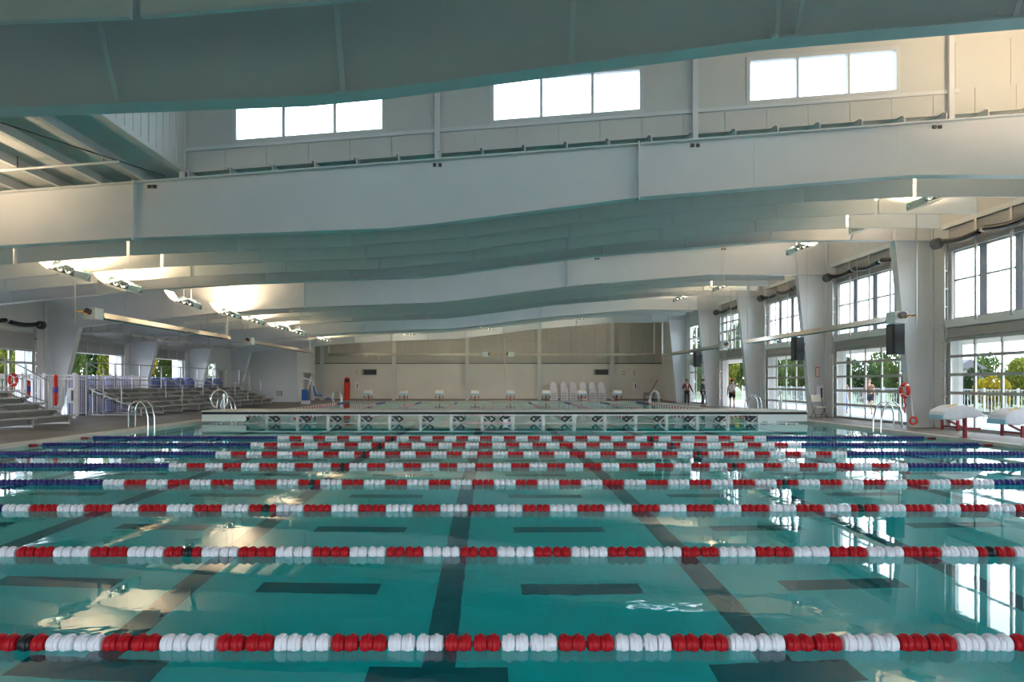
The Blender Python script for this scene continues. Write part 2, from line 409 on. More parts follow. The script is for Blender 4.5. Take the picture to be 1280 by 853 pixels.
# clerestory monitors
WX = [(-5.71,-2.30), (.01,3.42), (5.70,9.11)]
winn = 0
def win_frame(parent, a, b, lo, hi, y0, y1, npan, fw=.085):
    f = MB(); f.slab(a+fw, b-fw, lo, lambda x: lo(x)+fw, y0, y1); f.slab(a+fw, b-fw, lambda x: hi(x)-fw, hi, y0, y1)
    f.slab(a, a+fw, lo, hi, y0, y1); f.slab(b-fw, b, lo, hi, y0, y1); f.build('window_frame', WINF, parent)
    wd = (b-a)/npan
    for i in range(1, npan): MB().slab(a+i*wd-.028, a+i*wd+.028, lambda x: lo(x)+fw, lambda x: hi(x)-fw, y0, y1).build('mullion', WINF, parent)
    for i in range(npan):
        MB().slab(a+i*wd+.03, a+(i+1)*wd-.03, lambda x: lo(x)+.03, lambda x: hi(x)-.03, (y0+y1)/2-.006, (y0+y1)/2+.006).build('pane', GLASS, parent)
for mi, (ya, yb_) in enumerate(MON):
    zb = lambda x: ztop(x)+.2; zt = lambda x: ztop(x)+MH
    wlo = lambda x: ztop(x)+.76; whi = lambda x: ztop(x)+1.81
    for far in (1, 0):
        y0 = yb_+.18 if far else ya-.28; y1 = y0+.1
        wl = bpy.data.objects.new('wall_clerestory', None); COL.objects.link(wl); wl.location = (0, y0, 0)
        tag(wl, ('sloping siding wall above the %s bright beam holding three clerestory windows' if far else 'siding wall above the %s dark beam, back to the camera') % ORD[mi], kind='structure')
        xs = [MXL]; 
        while xs[-1]+.925 < MXR-.2: xs.append(xs[-1]+.925)
        xs.append(MXR)
        for a, b in zip(xs, xs[1:]):
            MB().slab(a+.004, b-.004, zb, wlo, y0, y0+.05).build('siding_panel', SIDING, wl)
        MB().slab(MXL, MXR, zb, wlo, y0+.05, y1).build('siding_backing', SIDING, wl)
        edges = [MXL]+[e for wx in WX for e in wx]+[MXR]
        for a, b in zip(edges[0::2], edges[1::2]):
            n = max(1, round((b-a)/1.2)); s = (b-a)/n
            for i in range(n): MB().slab(a+i*s+.004*(i > 0), a+(i+1)*s-.004*(i < n-1), wlo, whi, y0, y0+.05).build('siding_panel', SIDING, wl)
            MB().slab(a, b, wlo, whi, y0+.05, y1).build('siding_backing', SIDING, wl)
        MB().slab(MXL, MXR, whi, zt, y0, y1).build('header_panel', SIDING, wl)
        yf = y0-.06 if far else y1
        MB().slab(MXL, MXR-2.4, lambda x: ztop(x)+.66, lambda x: ztop(x)+.74, yf, yf+.06).build('girt', STEEL, wl)
        for px in (-6.78, -1.15, 4.54, 10.19):
            MB().slab(px-.06, px+.06, lambda x: ztop(x)+.0, zt, yf-.06 if far else yf, yf+(.0 if far else .06)).build('post', STEEL, wl)
        for (a, b) in WX:
            winn += 1
            wn = bpy.data.objects.new('window_%d' % winn, None); COL.objects.link(wn); wn.location = ((a+b)/2, y0, ztop((a+b)/2)+.76)
            tag(wn, kind='structure'); win_frame(wn, a, b, wlo, whi, y0-.02, y0+.1, 3)
    ws = MB()
    for xx in (MXL, MXR): ws.box(xx-.06, ya-.2, ztop(xx)+.2, xx+.06, yb_+.2, ztop(xx)+MH)
    so = ws.build('wall_clerestory_side', SIDING, kind='structure')
    rb = MB()
    y = ya
    while y < yb_: rb.box(MXL+.06, y-.008, ztop(MXL)+.3, MXL+.075, y+.008, ztop(MXL)+MH); y += .3
    rb.build('seam', STEEL, so)
    MB().slab(MXL-.5, MXR+.5, zt, lambda x: zt(x)+.15, ya-1.2, yb_+1.2).build('monitor_roof', ROOFM, ceil)

# ------------------------------------------------------------------ steel frames
def frame(y, light, drop=0.):
    zbot = lambda x: ZB(x)-drop
    t = thing('steel_frame', (0, y, 0), '', 'beam')
    X = [p[0] for p in BOT]; w2 = .012
    wm = MB()
    xs = [x for x in X if x > -17.2 and x < 12.87]; xs = [-17.2]+xs+[12.87]
    poly = [(x, zbot(x)) for x in xs]+[(12.87, ztop(12.87)), (-17.2, ztop(-17.2))]
    # web as quads
    for a, b in zip(xs, xs[1:]):
        wm.slab(a, b, zbot, ztop, y-w2, y+w2)
    wm.build('web', STEEL, t)
    bf = MB()
    for a, b in zip(xs, xs[1:]): bf.slab(a, b, lambda x: zbot(x)-.025, zbot, y-.15, y+.15)
    bf.build('bottom_flange', STEEL, t)
    MB().slab(-18.6, 14.1, lambda x: ztop(x)-.025, ztop, y-.15, y+.15).build('top_flange', STEEL, t)
    if light:
        for x in (-7.75, 3.25):
            s = MB(); s.slab(x-.018, x+.018, lambda q: zbot(x)-.075, lambda q: ztop(x)+.03, y-.17, y-w2); s.slab(x-.018, x+.018, lambda q: zbot(x)-.045, lambda q: ztop(x), y+w2, y+.16)
            s.build('splice_plate', STEEL, t)
        for x in (-2.0, 5.8, 8.95): MB().slab(x-.008, x+.008, zbot, lambda q: ztop(q)-.03, y-w2-.004, y-w2).build('weld_seam', STEEL, t)
        for x in (-7.4, -1.15, 4.5, 9.8):
            MB().box(x-.09, y-.05, ztop(x)-.15, x-.02, y-w2, ztop(x)-.08).build('bolt_plate', DARKM, t); MB().box(x+.03, y-.05, ztop(x)-.15, x+.1, y-w2, ztop(x)-.08).build('bolt_plate', DARKM, t)
    else:
        for x in (-15.2, -12.5, -9.8, -7.1, -4.4, -1.73, .96, 3.62, 6.2, 8.9, 11.5):     # flange braces
            s = MB(); s.bar((x, y-.08, zbot(x)+.01), (x, y-.75, ztop(x)+.02), .06, .02, up=(0,1,0)); s.build('flange_brace', STEEL, t)
    if drop:
        for x in (-15.2, -12.5, -9.8, -7.1, -4.4, -1.73, .96, 3.62, 6.2, 8.9, 11.5): MB().slab(x+.1, x+.14, zbot, lambda q: ztop(q)-.03, y-.15, y-w2).build('stiffener', STEEL, t)
    # right column
    c = MB(); c.prism([(13.45, DZ), (14.08, DZ), (14.08, ztop(14.08)), (12.87, ztop(12.87)), (12.87, 6.04)], 'y', y-w2, y+w2); c.build('column_web', STEEL, t)
    f = MB(); f.prism([(13.43,DZ),(13.46,DZ),(12.89,6.04),(12.86,6.04)], 'y', y-.15, y+.15); f.box(12.86, y-.15, 6.04, 12.89, y+.15, ztop(12.86)-.03); f.build('column_flange', STEEL, t)
    MB().box(12.87, y-.15, 6.015, 14.08, y+.15, 6.04).build('cap_plate', STEEL, t)
    MB().box(14.05, y-.15, DZ, 14.09, y+.15, ztop(14)-.03).build('column_outer_flange', STEEL, t)
    MB().box(13.4, y-.16, DZ, 14.09, y+.16, DZ+.025).build('base_plate', STEEL, t)
    # left column
    c = MB(); c.prism([(-18.1, DZ), (-17.15, 3.85), (-17.2, ztop(-17.2)), (-18.58, ztop(-18.58)), (-18.58, DZ)], 'y', y-w2, y+w2); c.build('column_web', STEEL, t)
    f = MB(); f.prism([(-18.11,DZ),(-18.08,DZ),(-17.13,3.85),(-17.16,3.85)], 'y', y-.15, y+.15); f.build('column_flange', STEEL, t)
    MB().box(-18.59, y-.15, DZ, -18.55, y+.15, ztop(-18.5)-.03).build('column_outer_flange', STEEL, t)
    MB().box(-18.59, y-.16, DZ, -18.05, y+.16, DZ+.025).build('base_plate', STEEL, t)
    return t
FL = ['nearest steel roof beam, dark web across the top of the picture', 'nearest bright steel roof beam under the clerestory windows',
      'grey steel roof beam behind the nearest rows of baffles', 'second bright steel beam, across the middle of the roof',
      'grey steel beam behind the middle rows of baffles', 'third bright steel beam, low over the far pool half', 'farthest steel beam, lit cream by lamps in front of the far wall']
fdark = frame(FR[0], False); flight = frame(FR[1], True); flast = frame(FR[6], False, .18)
for i, y in enumerate(FR):
    o = (fdark if i == 0 else flight if i == 1 else flast if i == 6 else copy_tree((fdark, flight)[i % 2]))
    o.location = (0, y, 0); o['label'] = FL[i]; o['group'] = 'steel roof frames'
m_ = MB(); m_.bar((3.28, FR[0]-.55, ztop(3.3)), (3.36, FR[0]-.17, zbot(3.4)-.04), .05, .05); m_.bar((3.36, FR[0]-.17, zbot(3.4)-.04), (3.26, FR[0]-.3, zbot(3.4)-.07), .05, .03)
m_.build('hanging_bracket', STEEL, fdark)

# ------------------------------------------------------------------ acoustic baffles
BX = [13.15-2.75*k for k in range(12)]
BE = {}
def baffle(a, b, y, h=.78):
    key = (round(a,3), round(b,3))
    if key not in BE:
        n = MB(); o = Vector(((a+b)/2, 0, 0))
        L = a+.05; Rr = b-.05
        n.slab(L, Rr, lambda x: zbot(x)+.03, lambda x: min(zbot(x)+.03+h, ztop(x)-.1), -.025, .025)
        ed = MB(); ed.slab(L, Rr, lambda x: zbot(x)+.005, lambda x: zbot(x)+.03, -.03, .03)
        hg = [MB().box(x-.008, -.008, zbot(x)+.03+h*.9, x+.008, .008, ztop(x)+.21).mesh('hanger', ALU, o) for x in (L+.4, Rr-.4)]
        BE[key] = (n.mesh('panel', BAFFLE, o), ed.mesh('bottom_trim', STEEL, o), hg)
    pm, em, hg = BE[key]
    t = thing('acoustic_baffle', ((a+b)/2, y, 0), '', 'baffle')
    piece('panel', pm, (0,0,0), t, True); piece('bottom_trim', em, (0,0,0), t, True)
    for q in hg: piece('hanger', q, (0,0,0), t, True)
    return t
bays = [(FR[1], 'behind the nearest bright beam', (1.75,3.45,5.15)), (FR[3], 'behind the second bright beam', (1.75,3.45,5.15)), (FR[5], 'behind the third bright beam', (1.75,3.45))]
for (y, where, offs) in bays:
    for r, dy in enumerate(offs):
        sh = (0, .02, .12)[r]
        for k in range(11):
            o = baffle(BX[k+1]+sh, BX[k]+sh, y+dy)
            o['label'] = 'white acoustic baffle, %s from the right in the %s row %s' % (ORD[k], ORD[r], where)
            o['group'] = 'baffles %s' % where
for k, (a, b) in enumerate(((-6.0, -3.25), (-3.25, -.5))):
    o = baffle(a, b, 6.35); o['label'] = 'white acoustic baffle overhead at the top left corner, %s' % ('left of the gap' if k == 0 else 'right of the gap'); o['group'] = 'overhead baffles'

# ------------------------------------------------------------------ side wall doors and windows
def door_grid(dr, s, xw, ya, yb, za, zb, rows, cols, solid=()):
    """sectional door in the plane x=xw, parts under dr"""
    th = .05; cw_ = (yb-ya)/cols; rh = (zb-za)/rows
    stile = MB().box(xw-th/2, -.035, 0, xw+th/2, .035, zb-za).mesh('stile', ALU, Vector((0,0,0)))
    rail = MB().box(xw-th/2-.004, 0, -.045, xw+th/2+.004, yb-ya, .045).mesh('rail', ALU)
    for i in range(cols+1): piece('stile', stile, (0, ya+i*cw_, za), dr)
    for j in range(rows+1): piece('rail', rail, (0, ya, max(za+.045, min(zb-.045, za+j*rh))), dr)
    pane = MB().box(xw-.006, .03, .04, xw+.006, cw_-.03, rh-.04)
    pg = pane.mesh('pane', GLASS); ps = pane.mesh('panel', SHUT)
    for j in range(rows):
        for i in range(cols): piece('panel' if j in solid else 'pane', ps if j in solid else pg, (0, ya+i*cw_, za+j*rh), dr)
def spring(dr, x, ya, yb, z, sgn):
    n = 3; L = (yb-ya)/n
    for i in range(n):
        y0 = ya+i*L+.12; y1 = ya+(i+1)*L-.1; pts = []; rs = []
        N = 28
        for q in range(N+1):
            u = q/N; pts.append((x, y0+(y1-y0)*u, z-.07*math.sin(math.pi*u)+.05*(u-.5))); rs.append(.075+(.012 if q % 2 else 0))
        MB().tube(pts, rs, 10).build('torsion_spring', BLACK, dr, True)
        MB().cyl((x, y1-.02, z), (x, y1+.14, z), .05, 8).build('bearing', ALU, dr)
    MB().lathe([(.03,-.02),(.17,0),(.17,.03),(.13,.05),(.13,.12),(.17,.14),(.17,.17),(.03,.2)], (x, yb+.02, z), 'y', 16).build('cable_drum', DARKM, dr, True)
    MB().cyl((x, ya, z), (x, yb+.25, z), .018, 8).build('shaft', ALU, dr)
def tracks(dr, x, y, z1, sgn):
    MB().box(x-.05, y-.015, DZ, x-.02, y+.015, z1).box(x+.03, y-.03, DZ, x+.05, y+.05, z1).build('track', ALU, dr)
    for i in range(int((z1-.4)/.55)): MB().box(x-.05, y-.02, .5+i*.55, x+.1, y+.12, .55+i*.55).build('track_bracket', ALU, dr)
NAMES = {1: 'nearest', 2: 'second', 3: 'third'}
for k in range(1, 5):
    ye = FR[k+1]; a, b = ye-DO0, ye-DO1
    dr = bpy.data.objects.new('door_%d' % k, None); COL.objects.link(dr); dr.location = (XR-.1, (a+b)/2, DZ)
    raised = (k == 4)
    pos = ['', 'nearest', 'second', 'third', 'fourth'][k]
    tag(dr, ('raised glazed overhead door above the open doorway with the woman' if raised else '%s glazed overhead door along the right wall' % pos), kind='structure')
    x = XR-.03
    if k <= 3: door_grid(dr, 1, x, a, b, DZ, DH, 5, 5)
    else: door_grid(dr, 1, XR-.12, a, b, DH+.03, DH+2.75, 5, 5, solid=(0,))
    spring(dr, XR-.32, a-.1, b+.1, 5.78, 1)
    for yy in (a-.12, b+.12): tracks(dr, XR-.1, yy, 5.75, 1)
    # window above
    wn = bpy.data.objects.new('window_%d' % (winn+k), None); COL.objects.link(wn); wn.location = (XR, (a+b)/2, 3.42)
    tag(wn, 'high window over the %s overhead door of the right wall' % pos, kind='structure')
    yw = b-.06; i = 0
    while yw-1.15 > a-.02 and i < 4:
        y0, y1 = yw-1.15, yw
        f = MB(); xx0, xx1 = XR+.03, XR+.12
        f.box(xx0, y0, 3.42, xx1, y0+.05, 5.5); f.box(xx0, y1-.05, 3.42, xx1, y1, 5.5); f.box(xx0, y0, 3.42, xx1, y1, 3.47); f.box(xx0, y0, 5.45, xx1, y1, 5.5); f.box(xx0, y0, 4.58, xx1, y1, 4.63)
        f.build('window_frame', ALU, wn)
        MB().box(XR+.07, y0+.02, 3.45, XR+.08, y1-.02, 4.6).build('pane', GLASS, wn); MB().box(XR+.07, y0+.02, 4.6, XR+.08, y1-.02, 5.48).build('pane', GLASS, wn)
        if i < 3: MB().box(XR+.02, y0-.2, 3.42, XR+.14, y0, 5.5).build('mullion', mat('blue_grey_mullion', (.30,.33,.42), .45), wn)
        yw -= 1.35; i += 1
    MB().box(XR-.12, a-.1, 3.18, XR, b+.1, 3.42).build('sill', WHITE, wn)
    if not raised: MB().box(XR-.1, a-.05, DH+.02, XR, b+.05, 3.14).build('lintel_panel', SHUT, wn)
    for j in range(9): MB().box(XR-.08, a-.02, 5.5+j*.078, XR-.03+.02*(j % 2), b+.02, 5.574+j*.078).build('shutter_slat', SHUT, wn)
    MB().box(XR-.16, a-.25, 6.21, XR, b+.25, 6.36).build('header', WHITE, wn)
    for q in range(3):
        yy = b-.06-1.15-.1-1.35*q
        if yy > a: MB().box(XR-.2, yy-.04, 3.3, XR-.16, yy+.04, 6.21).build('vertical_rail', ALU, wn)
# storefront doors in the fifth bay of the right wall
ye = FR[6]; a, b = ye-DO0, ye-DO1
d5 = bpy.data.objects.new('door_5', None); COL.objects.link(d5); d5.location = (XR, (a+b)/2, DZ); tag(d5, 'glass entrance doors behind the two men', kind='structure')
door_grid(d5, 1, XR+.08, a, b, DZ, DH, 1, 4)
MB().box(XR+.05, a, 2.2, XR+.11, b, 2.27).build('transom', ALU, d5)
for yy in (a+1.25, a+2.6): MB().box(XR-.02, yy, .9, XR+.03, yy+.03, 1.4).build('pull_handle', CHROME, d5)
wn = bpy.data.objects.new('window_%d' % (winn+5), None); COL.objects.link(wn); wn.location = (XR, (a+b)/2, 3.42); tag(wn, 'high window above the glass entrance doors', kind='structure')
f = MB(); f.box(XR+.03, a, 3.42, XR+.12, b, 3.5); f.box(XR+.03, a, 5.42, XR+.12, b, 5.5); f.box(XR+.03, a, 4.55, XR+.12, b, 4.62)
for i in range(5): f.box(XR+.03, a+(b-a-.06)*i/4, 3.42, XR+.12, a+(b-a-.06)*i/4+.06, 5.5)
f.build('window_frame', ALU, wn); MB().box(XR+.07, a, 3.45, XR+.08, b, 5.48).build('pane', GLASS, wn)
MB().box(XR-.12, a-.1, 3.18, XR, b+.1, 3.42).build('sill', WHITE, wn)
# unseen bays near the camera: glass fills the openings
n0 = winn+6
for q, (xw, yy0, yy1, z0, z1) in enumerate([(XR+.08, FR[0]-DO0, FR[0]-DO1, 3.42, 5.5), (XR+.08, FR[0]-DO0, FR[0]-DO1, DZ, DH), (XR+.08, FR[1]-DO0, FR[1]-DO1, 3.42, 5.5), (XR+.08, FR[1]-DO0, FR[1]-DO1, DZ, DH), (XL-.1, FR[0]-DO0, FR[0]-DO1, DZ, DH), (XL-.1, FR[1]-DO0, FR[1]-DO1, DZ, DH), (XL-.1, FR[2]-DO0, FR[2]-DO1, DZ, DH)]):
    wq = bpy.data.objects.new('window_%d' % (n0+q), None); COL.objects.link(wq); wq.location = (xw, (yy0+yy1)/2, z0); tag(wq, kind='structure')
    door_grid(wq, 1, xw, yy0, yy1, z0, z1, 2, 4)
# left wall: one closed door, two rolled back under the roof, one glass door
ye = FR[3]; a, b = ye-DO0, ye-DO1
dl = bpy.data.objects.new('door_6', None); COL.objects.link(dl); dl.location = (XL, (a+b)/2, DZ); tag(dl, 'closed glazed overhead door at the left edge of the picture', kind='structure')
door_grid(dl, -1, XL+.06, a, b, DZ, DH, 5, 4)
MB().box(XL, a, DH, XL+.1, b, 3.5).build('lintel_panel', SHUT, dl)
spring(dl, XL+.3, a-.1, b+.1, 3.85, -1)
for yy in (a-.1, b+.1): tracks(dl, XL+.12, yy, 3.7, -1)
MB().box(XL, a-.2, 3.5, XL+.12, b+.2, 3.58).build('header', ALU, dl)
for q in range(2):
    ye = FR[4+q]; a, b = ye-DO0, ye-DO1
    dl = bpy.data.objects.new('door_%d' % (7+q), None); COL.objects.link(dl); dl.location = (XL, (a+b)/2, DH); tag(dl, 'overhead door rolled back under the roof above the %s open doorway of the left wall' % ('nearer', 'farther')[q], kind='structure')
    # last section still vertical
    for i in range(6): MB().box(XL+.1, a+(b-a)*i/5-.03, DH+.05, XL+.16, a+(b-a)*i/5+.03, DH+.55).build('stile', ALU, dl)
    for i in range(5): MB().box(XL+.12, a+(b-a)*i/5+.03, DH+.05, XL+.14, a+(b-a)*(i+1)/5-.03, DH+.55).build('panel', SHUT, dl)
    MB().box(XL+.09, a, DH+.0, XL+.17, b, DH+.06).build('rail', ALU, dl); MB().box(XL+.09, a, DH+.52, XL+.17, b, DH+.6).build('rail', ALU, dl)
    zz = 3.62
    for j in range(5): MB().box(XL+.5+j*.53, a, zz-.04, XL+.58+j*.53, b, zz+.05).build('rail', ALU, dl)
    for i in range(6): MB().box(XL+.3, a+(b-a)*i/5-.03, zz-.03, XL+2.75, a+(b-a)*i/5+.03, zz+.03).build('stile', ALU, dl)
    for j in range(4):
        for i in range(5): MB().box(XL+.58+j*.53, a+(b-a)*i/5+.03, zz, XL+1.03+j*.53, a+(b-a)*(i+1)/5-.03, zz+.012).build('pane', GLASS, dl)
    for yy in (a-.06, b+.06):
        MB().bar((XL+.1, yy, zz), (XL+3.0, yy, zz+.02), .05, .07).build('ceiling_track', ALU, dl)
        MB().tube([(XL+.13, yy, DZ), (XL+.13, yy, 3.2), (XL+.2, yy, 3.45), (XL+.4, yy, 3.6)], .03, 6).build('vertical_track', ALU, dl)
        for xx in (XL+1.6, XL+2.9): MB().box(xx-.02, yy-.02, zz+.02, xx+.02, yy+.02, ztop(xx)+.1).build('track_hanger', ALU, dl)
ye = FR[6]; a, b = ye-DO0, 46.9
dl = bpy.data.objects.new('door_10', None); COL.objects.link(dl); dl.location = (XL, (a+b)/2, DZ); tag(dl, 'glazed entrance of the left wall next to the corner room', kind='structure')
door_grid(dl, -1, XL-.1, a, b, DZ, DH, 3, 4)
d = thing('door_11', (XL, 47.7, DZ), 'plain grey door at the end of the left wall', 'door', kind='structure')
MB().box(XL, 47.25, DZ, XL+.04, 48.15, 2.3).build('door_leaf', SHUT, d); MB().box(XL, 47.15, DZ, XL+.07, 47.25, 2.4).box(XL, 48.15, DZ, XL+.07, 48.25, 2.4).box(XL, 47.15, 2.3, XL+.07, 48.25, 2.4).build('door_frame', RWALL, d)
MB().box(XL+.04, 47.35, 1.0, XL+.1, 47.4, 1.06).build('door_handle', CHROME, d)

# ------------------------------------------------------------------ outdoors
gr = MB().box(-700, -200, -.6, XL-.2, 900, -.25).box(XR+.2, -200, -.6, 700, 900, -.25).box(XL-.2, YEND+.3, -.6, XR+.2, 900, -.25).box(XL-.2, -200, -.6, XR+.2, YN-.2, -.25).build('ground', GRASS, kind='structure'); tag(gr, 'grass outside the building')
od = MB().box(XR+.2, -5, -.25, 21, 60, .03).build('floor_terrace', OUTDECK, kind='structure'); MB().box(-26, -5, -.25, XL-.2, 60, .03).build('floor_walkway', OUTDECK, kind='structure')
for k in range(0, 7):
    y = FR[k]
    pc = MB().box(XR+.24, y-.95, .03, XR+.37, y+.55, 2.87).build('porch_pier', OUTWHITE); tag(pc, 'white porch pier outside the right wall, %s from the camera' % ORD[k], 'pier', 'porch piers on the right')
    pc = MB().box(XL-.6, y-1.0, .03, XL-.24, y+.6, 2.95).build('porch_pier', OUTWHITE); tag(pc, 'white porch pier outside the left wall, %s from the camera' % ORD[k], 'pier', 'porch piers on the left')
pr = thing('porch_roof', (XR+1.5, 30, 2.9), 'flat porch roof with beige underside outside the right wall', 'roof')
MB().box(XR+.22, -4, 2.88, 17.4, 57, 2.94).build('soffit', SOFFIT, pr); MB().box(XR+.22, -4, 2.94, 17.5, 57, 3.12).build('fascia', OUTWHITE, pr)
def picket_fence(label, p, q, h, z0, sp=.12, r=.011, mt=WHITEP):
    p = Vector(p); q = Vector(q); d = (q-p); L = d.length; u = d/L
    t = thing('picket_fence', tuple(p), label, 'fence')
    for z in (z0+.12, z0+h-.18, z0+h-.03): MB().bar(p+Vector((0,0,z)), q+Vector((0,0,z)), .035, .04).build('rail', mt, t)
    n = int(L/1.9)+1
    for i in range(n+1):
        c = p+u*(L*i/n); MB().box(c.x-.035, c.y-.035, z0, c.x+.035, c.y+.035, z0+h+.05).build('post', mt, t)
    pk = MB(); n = int(L/sp)
    for i in range(n+1):
        c = p+u*(L*i/n); pk.box(c.x-r, c.y-r, z0+.06, c.x+r, c.y+r, z0+h)
    pk.build('pickets', mt, t, kind='stuff')
    return t
picket_fence('white metal picket fence along the outdoor terrace', (20.5, 14, 0), (20.5, 56, 0), 1.2, .03, .2, .009, mat('fence_paint', (.4,.4,.4), .5))

def tree_mesh(mt, n, seed):
    rr = random.Random(seed); m_ = MB(); blobs = []
    for i in range(9):
        th = rr.uniform(0, 6.28); q = rr.uniform(0, .55)
        blobs.append((q*math.cos(th), q*math.sin(th), rr.uniform(.28, .82), rr.uniform(.22, .36)))
    for i in range(n):
        b = rr.choice(blobs); v = Vector((rr.gauss(0,1), rr.gauss(0,1), rr.gauss(0,1))).normalized()
        s = rr.uniform(.75, 1.05)*b[3]; c = Vector((b[0], b[1], b[2]))+v*s*Vector((1,1,.8)).length/1.6
        if c.z < .08: c.z = .08+rr.random()*.1
        e = rr.uniform(.024, .046); a = Vector((rr.gauss(0,1), rr.gauss(0,1), rr.gauss(0,1))).normalized()*e
        k = a.orthogonal().normalized()*e*rr.uniform(.6,1)
        m_.add([c-a-k*.3, c+k, c+a+k*.2, c-k], [(0,1,2,3)])
    return m_
TREES = []
for i in range(8):
    m_ = tree_mesh(None, 4200, 50+i)
    me = bpy.data.meshes.new('crown'); me.from_pydata([tuple(v) for v in m_.v], [], m_.f); me.materials.append(LEAFS[[0,1,2,0,1,3,2,0][i]])
    TREES.append(me)
TRUNK = MB().tube([(0,0,-.05),(.01,0,.25),(-.02,.02,.5),(0,0,.7)], [.035,.028,.02,.01], 7).mesh('trunk', BARK)
KIND = ['mid green', 'dark green', 'yellow green', 'mid green', 'dark green', 'bright yellow', 'yellow green', 'mid green']
ORD2 = ORD+['fourteenth','fifteenth','sixteenth']
def tree(px, Y, e, k, label, group, wd=1.0):
    X = (px-612)*Y/863; H = 1.489+.35+e*Y/863
    t = thing('tree', (X, Y, -.3), label % KIND[k], 'tree', group)
    for nm, me in (('crown', TREES[k]), ('trunk', TRUNK)):
        o = piece(nm, me, (0,0,0), t, True); o.scale = (H*.85*wd, H*.85*wd, H)
    t.rotation_euler = (0, 0, random.uniform(0, 6.28))
def tree_row(specs, where):
    for i, (px, Y, e, k, wd) in enumerate(specs): tree(px, Y, e, k, '%%s tree %s, %s from the left' % (where, ORD2[i]), 'trees '+where, wd)
tree_row([(870,105,50,0,.5),(900,95,56,2,.5),(935,100,58,0,.5),(966,72,29,0,.7),(1000,62,26,3,.7),(1042,56,25,1,.65),(1085,54,24,4,.65),(1128,52,25,0,.6),(1168,52,24,7,.6),(1208,50,16,4,.6),(1238,41,7,5,.75),(1264,48,27,2,.6),(1300,48,26,3,.6),(1345,46,25,0,.6)], 'in the front row beyond the terrace fence')
tree_row([(885,150,62,1,.5),(918,140,64,7,.5),(955,125,50,4,.6),(1000,110,36,1,.8),(1050,100,34,0,.8),(1105,96,34,7,.85),(1160,96,35,4,.85),(1222,100,38,3,.85),(1280,92,36,0,.85),(1340,90,36,1,.85)], 'in the back row beyond the terrace fence')
tree_row([(-55,75,58,0,.5),(-5,72,60,2,.5),(40,74,58,6,.5),(88,75,57,7,.5),(132,76,60,2,.5),(176,77,56,5,.5),(215,80,56,0,.5),(250,84,56,2,.4)], 'in the front row outside the left wall')
tree_row([(-20,110,80,1,.6),(45,112,84,3,.6),(110,110,78,4,.6),(170,112,80,1,.6),(235,115,78,0,.6)], 'in the back row outside the left wall')
hs = thing('house', (60.4, 88, -.3), 'small grey gabled house roof among the trees seen through the nearest right door', 'house')
MB().box(58.6, 87, -.3, 62.2, 90, 3.4).build('walls', mat('far_house_wall', (.25,.23,.22), .8), hs)
MB().prism([(58.2,3.25),(62.6,3.25),(60.4,4.5)], 'y', 86.6, 90.4).build('roof', BRICKR, hs)

# ------------------------------------------------------------------ lane ropes
PIT = .0795
def float_mesh(name, mt):
    m_ = MB(); n = 20; prof = [(-.0405,.017),(-.0355,.017),(-.0352,.036),(-.034,.043),(-.029,.047),(-.0135,.048),(-.0115,.055),(-.008,.0565),(.008,.0565),(.0115,.055),(.0135,.048),(.029,.047),(.034,.043),(.0352,.036),(.0355,.017),(.0405,.017)]
    vs = []; fs = []
    for (x, r) in prof:
        for j in range(n):
            t = 2*math.pi*j/n; xx = x+(.006*math.sin(t) if abs(x) < .014 else 0)
            vs.append((xx, r*math.cos(t), r*math.sin(t)))
    L = len(prof)
    for i in range(L-1):
        for j in range(n): fs.append((i*n+j, i*n+(j+1)%n, (i+1)*n+(j+1)%n, (i+1)*n+j))
    fs.append(tuple(range(n))); fs.append(tuple((L-1)*n+j for j in range(n-1,-1,-1)))
    m_.add(vs, fs); return m_.mesh(name, mt, smooth=True)
FM = {c: float_mesh('float', mt) for c, mt in (('R',RED),('W',WHITEP),('B',BLUE),('K',BLACK))}
seq = []                      # (x, colour)
x = -5.66
n_blue_l = int((-5.66+10.62)/PIT)
for i in range(n_blue_l, 0, -1): seq.append((-5.66-PIT*i+PIT/2, 'B'))
for gi in range(41):
    for j in range(4):
        c = 'W' if gi % 2 == 0 else 'R'; r = (gi-1)//2
        if gi % 2 and ((r == 4 and j == 2) or (r == 15 and j == 1)): c = 'K'
        seq.append((-5.66+PIT*(gi*4+j)+PIT/2, c))
xe = -5.66+PIT*164
while xe < 11.55: seq.append((xe+PIT/2, 'B')); xe += PIT
ROPEY = [3.88+2.08*n for n in range(8)]
for n, y in enumerate(ROPEY):
    t = thing('lane_rope', (0, y, 0), 'lane rope of red, white and blue floats across the pool, %s from the camera' % ORD[n], 'lane rope', 'lane ropes across the near pool')
    MB().tube([(PXL+.01, y, .02), (PXR-.01, y, .02)], .008, 6).build('cable', DARKM, t)
    for xx in (PXL+.12, PXR-.12): MB().cyl((xx-.1, y, .02), (xx+.1, y, .02), .022, 8).build('tension_reel', REDPOST, t)
    if n < 5:
        for qi, (xx, c) in enumerate(seq):
            o = piece('float', FM[c], (xx+(.0028 if qi % 2 == 0 else -.0028), 0, .022), t, True); o.rotation_euler = (random.uniform(0, 6.28), 0, random.uniform(-.05,.05))
    else:
        i = 0
        while i < len(seq):       # groups of four alike floats share one part
            j = i
            while j < len(seq) and seq[j][1] == seq[i][1] and j-i < 4: j += 1
            key = (seq[i][1], j-i)
            if key not in FM:
                src = FM[key[0]]; mm = MB()
                for q in range(j-i): mm.add([v.co+Vector((q*PIT,0,0)) for v in src.vertices], [tuple(p.vertices) for p in src.polygons])
                FM[key] = mm.mesh('float_group', src.materials[0], smooth=True)
            piece('float_group', FM[key], (seq[i][0], 0, .022), t, True); i = j
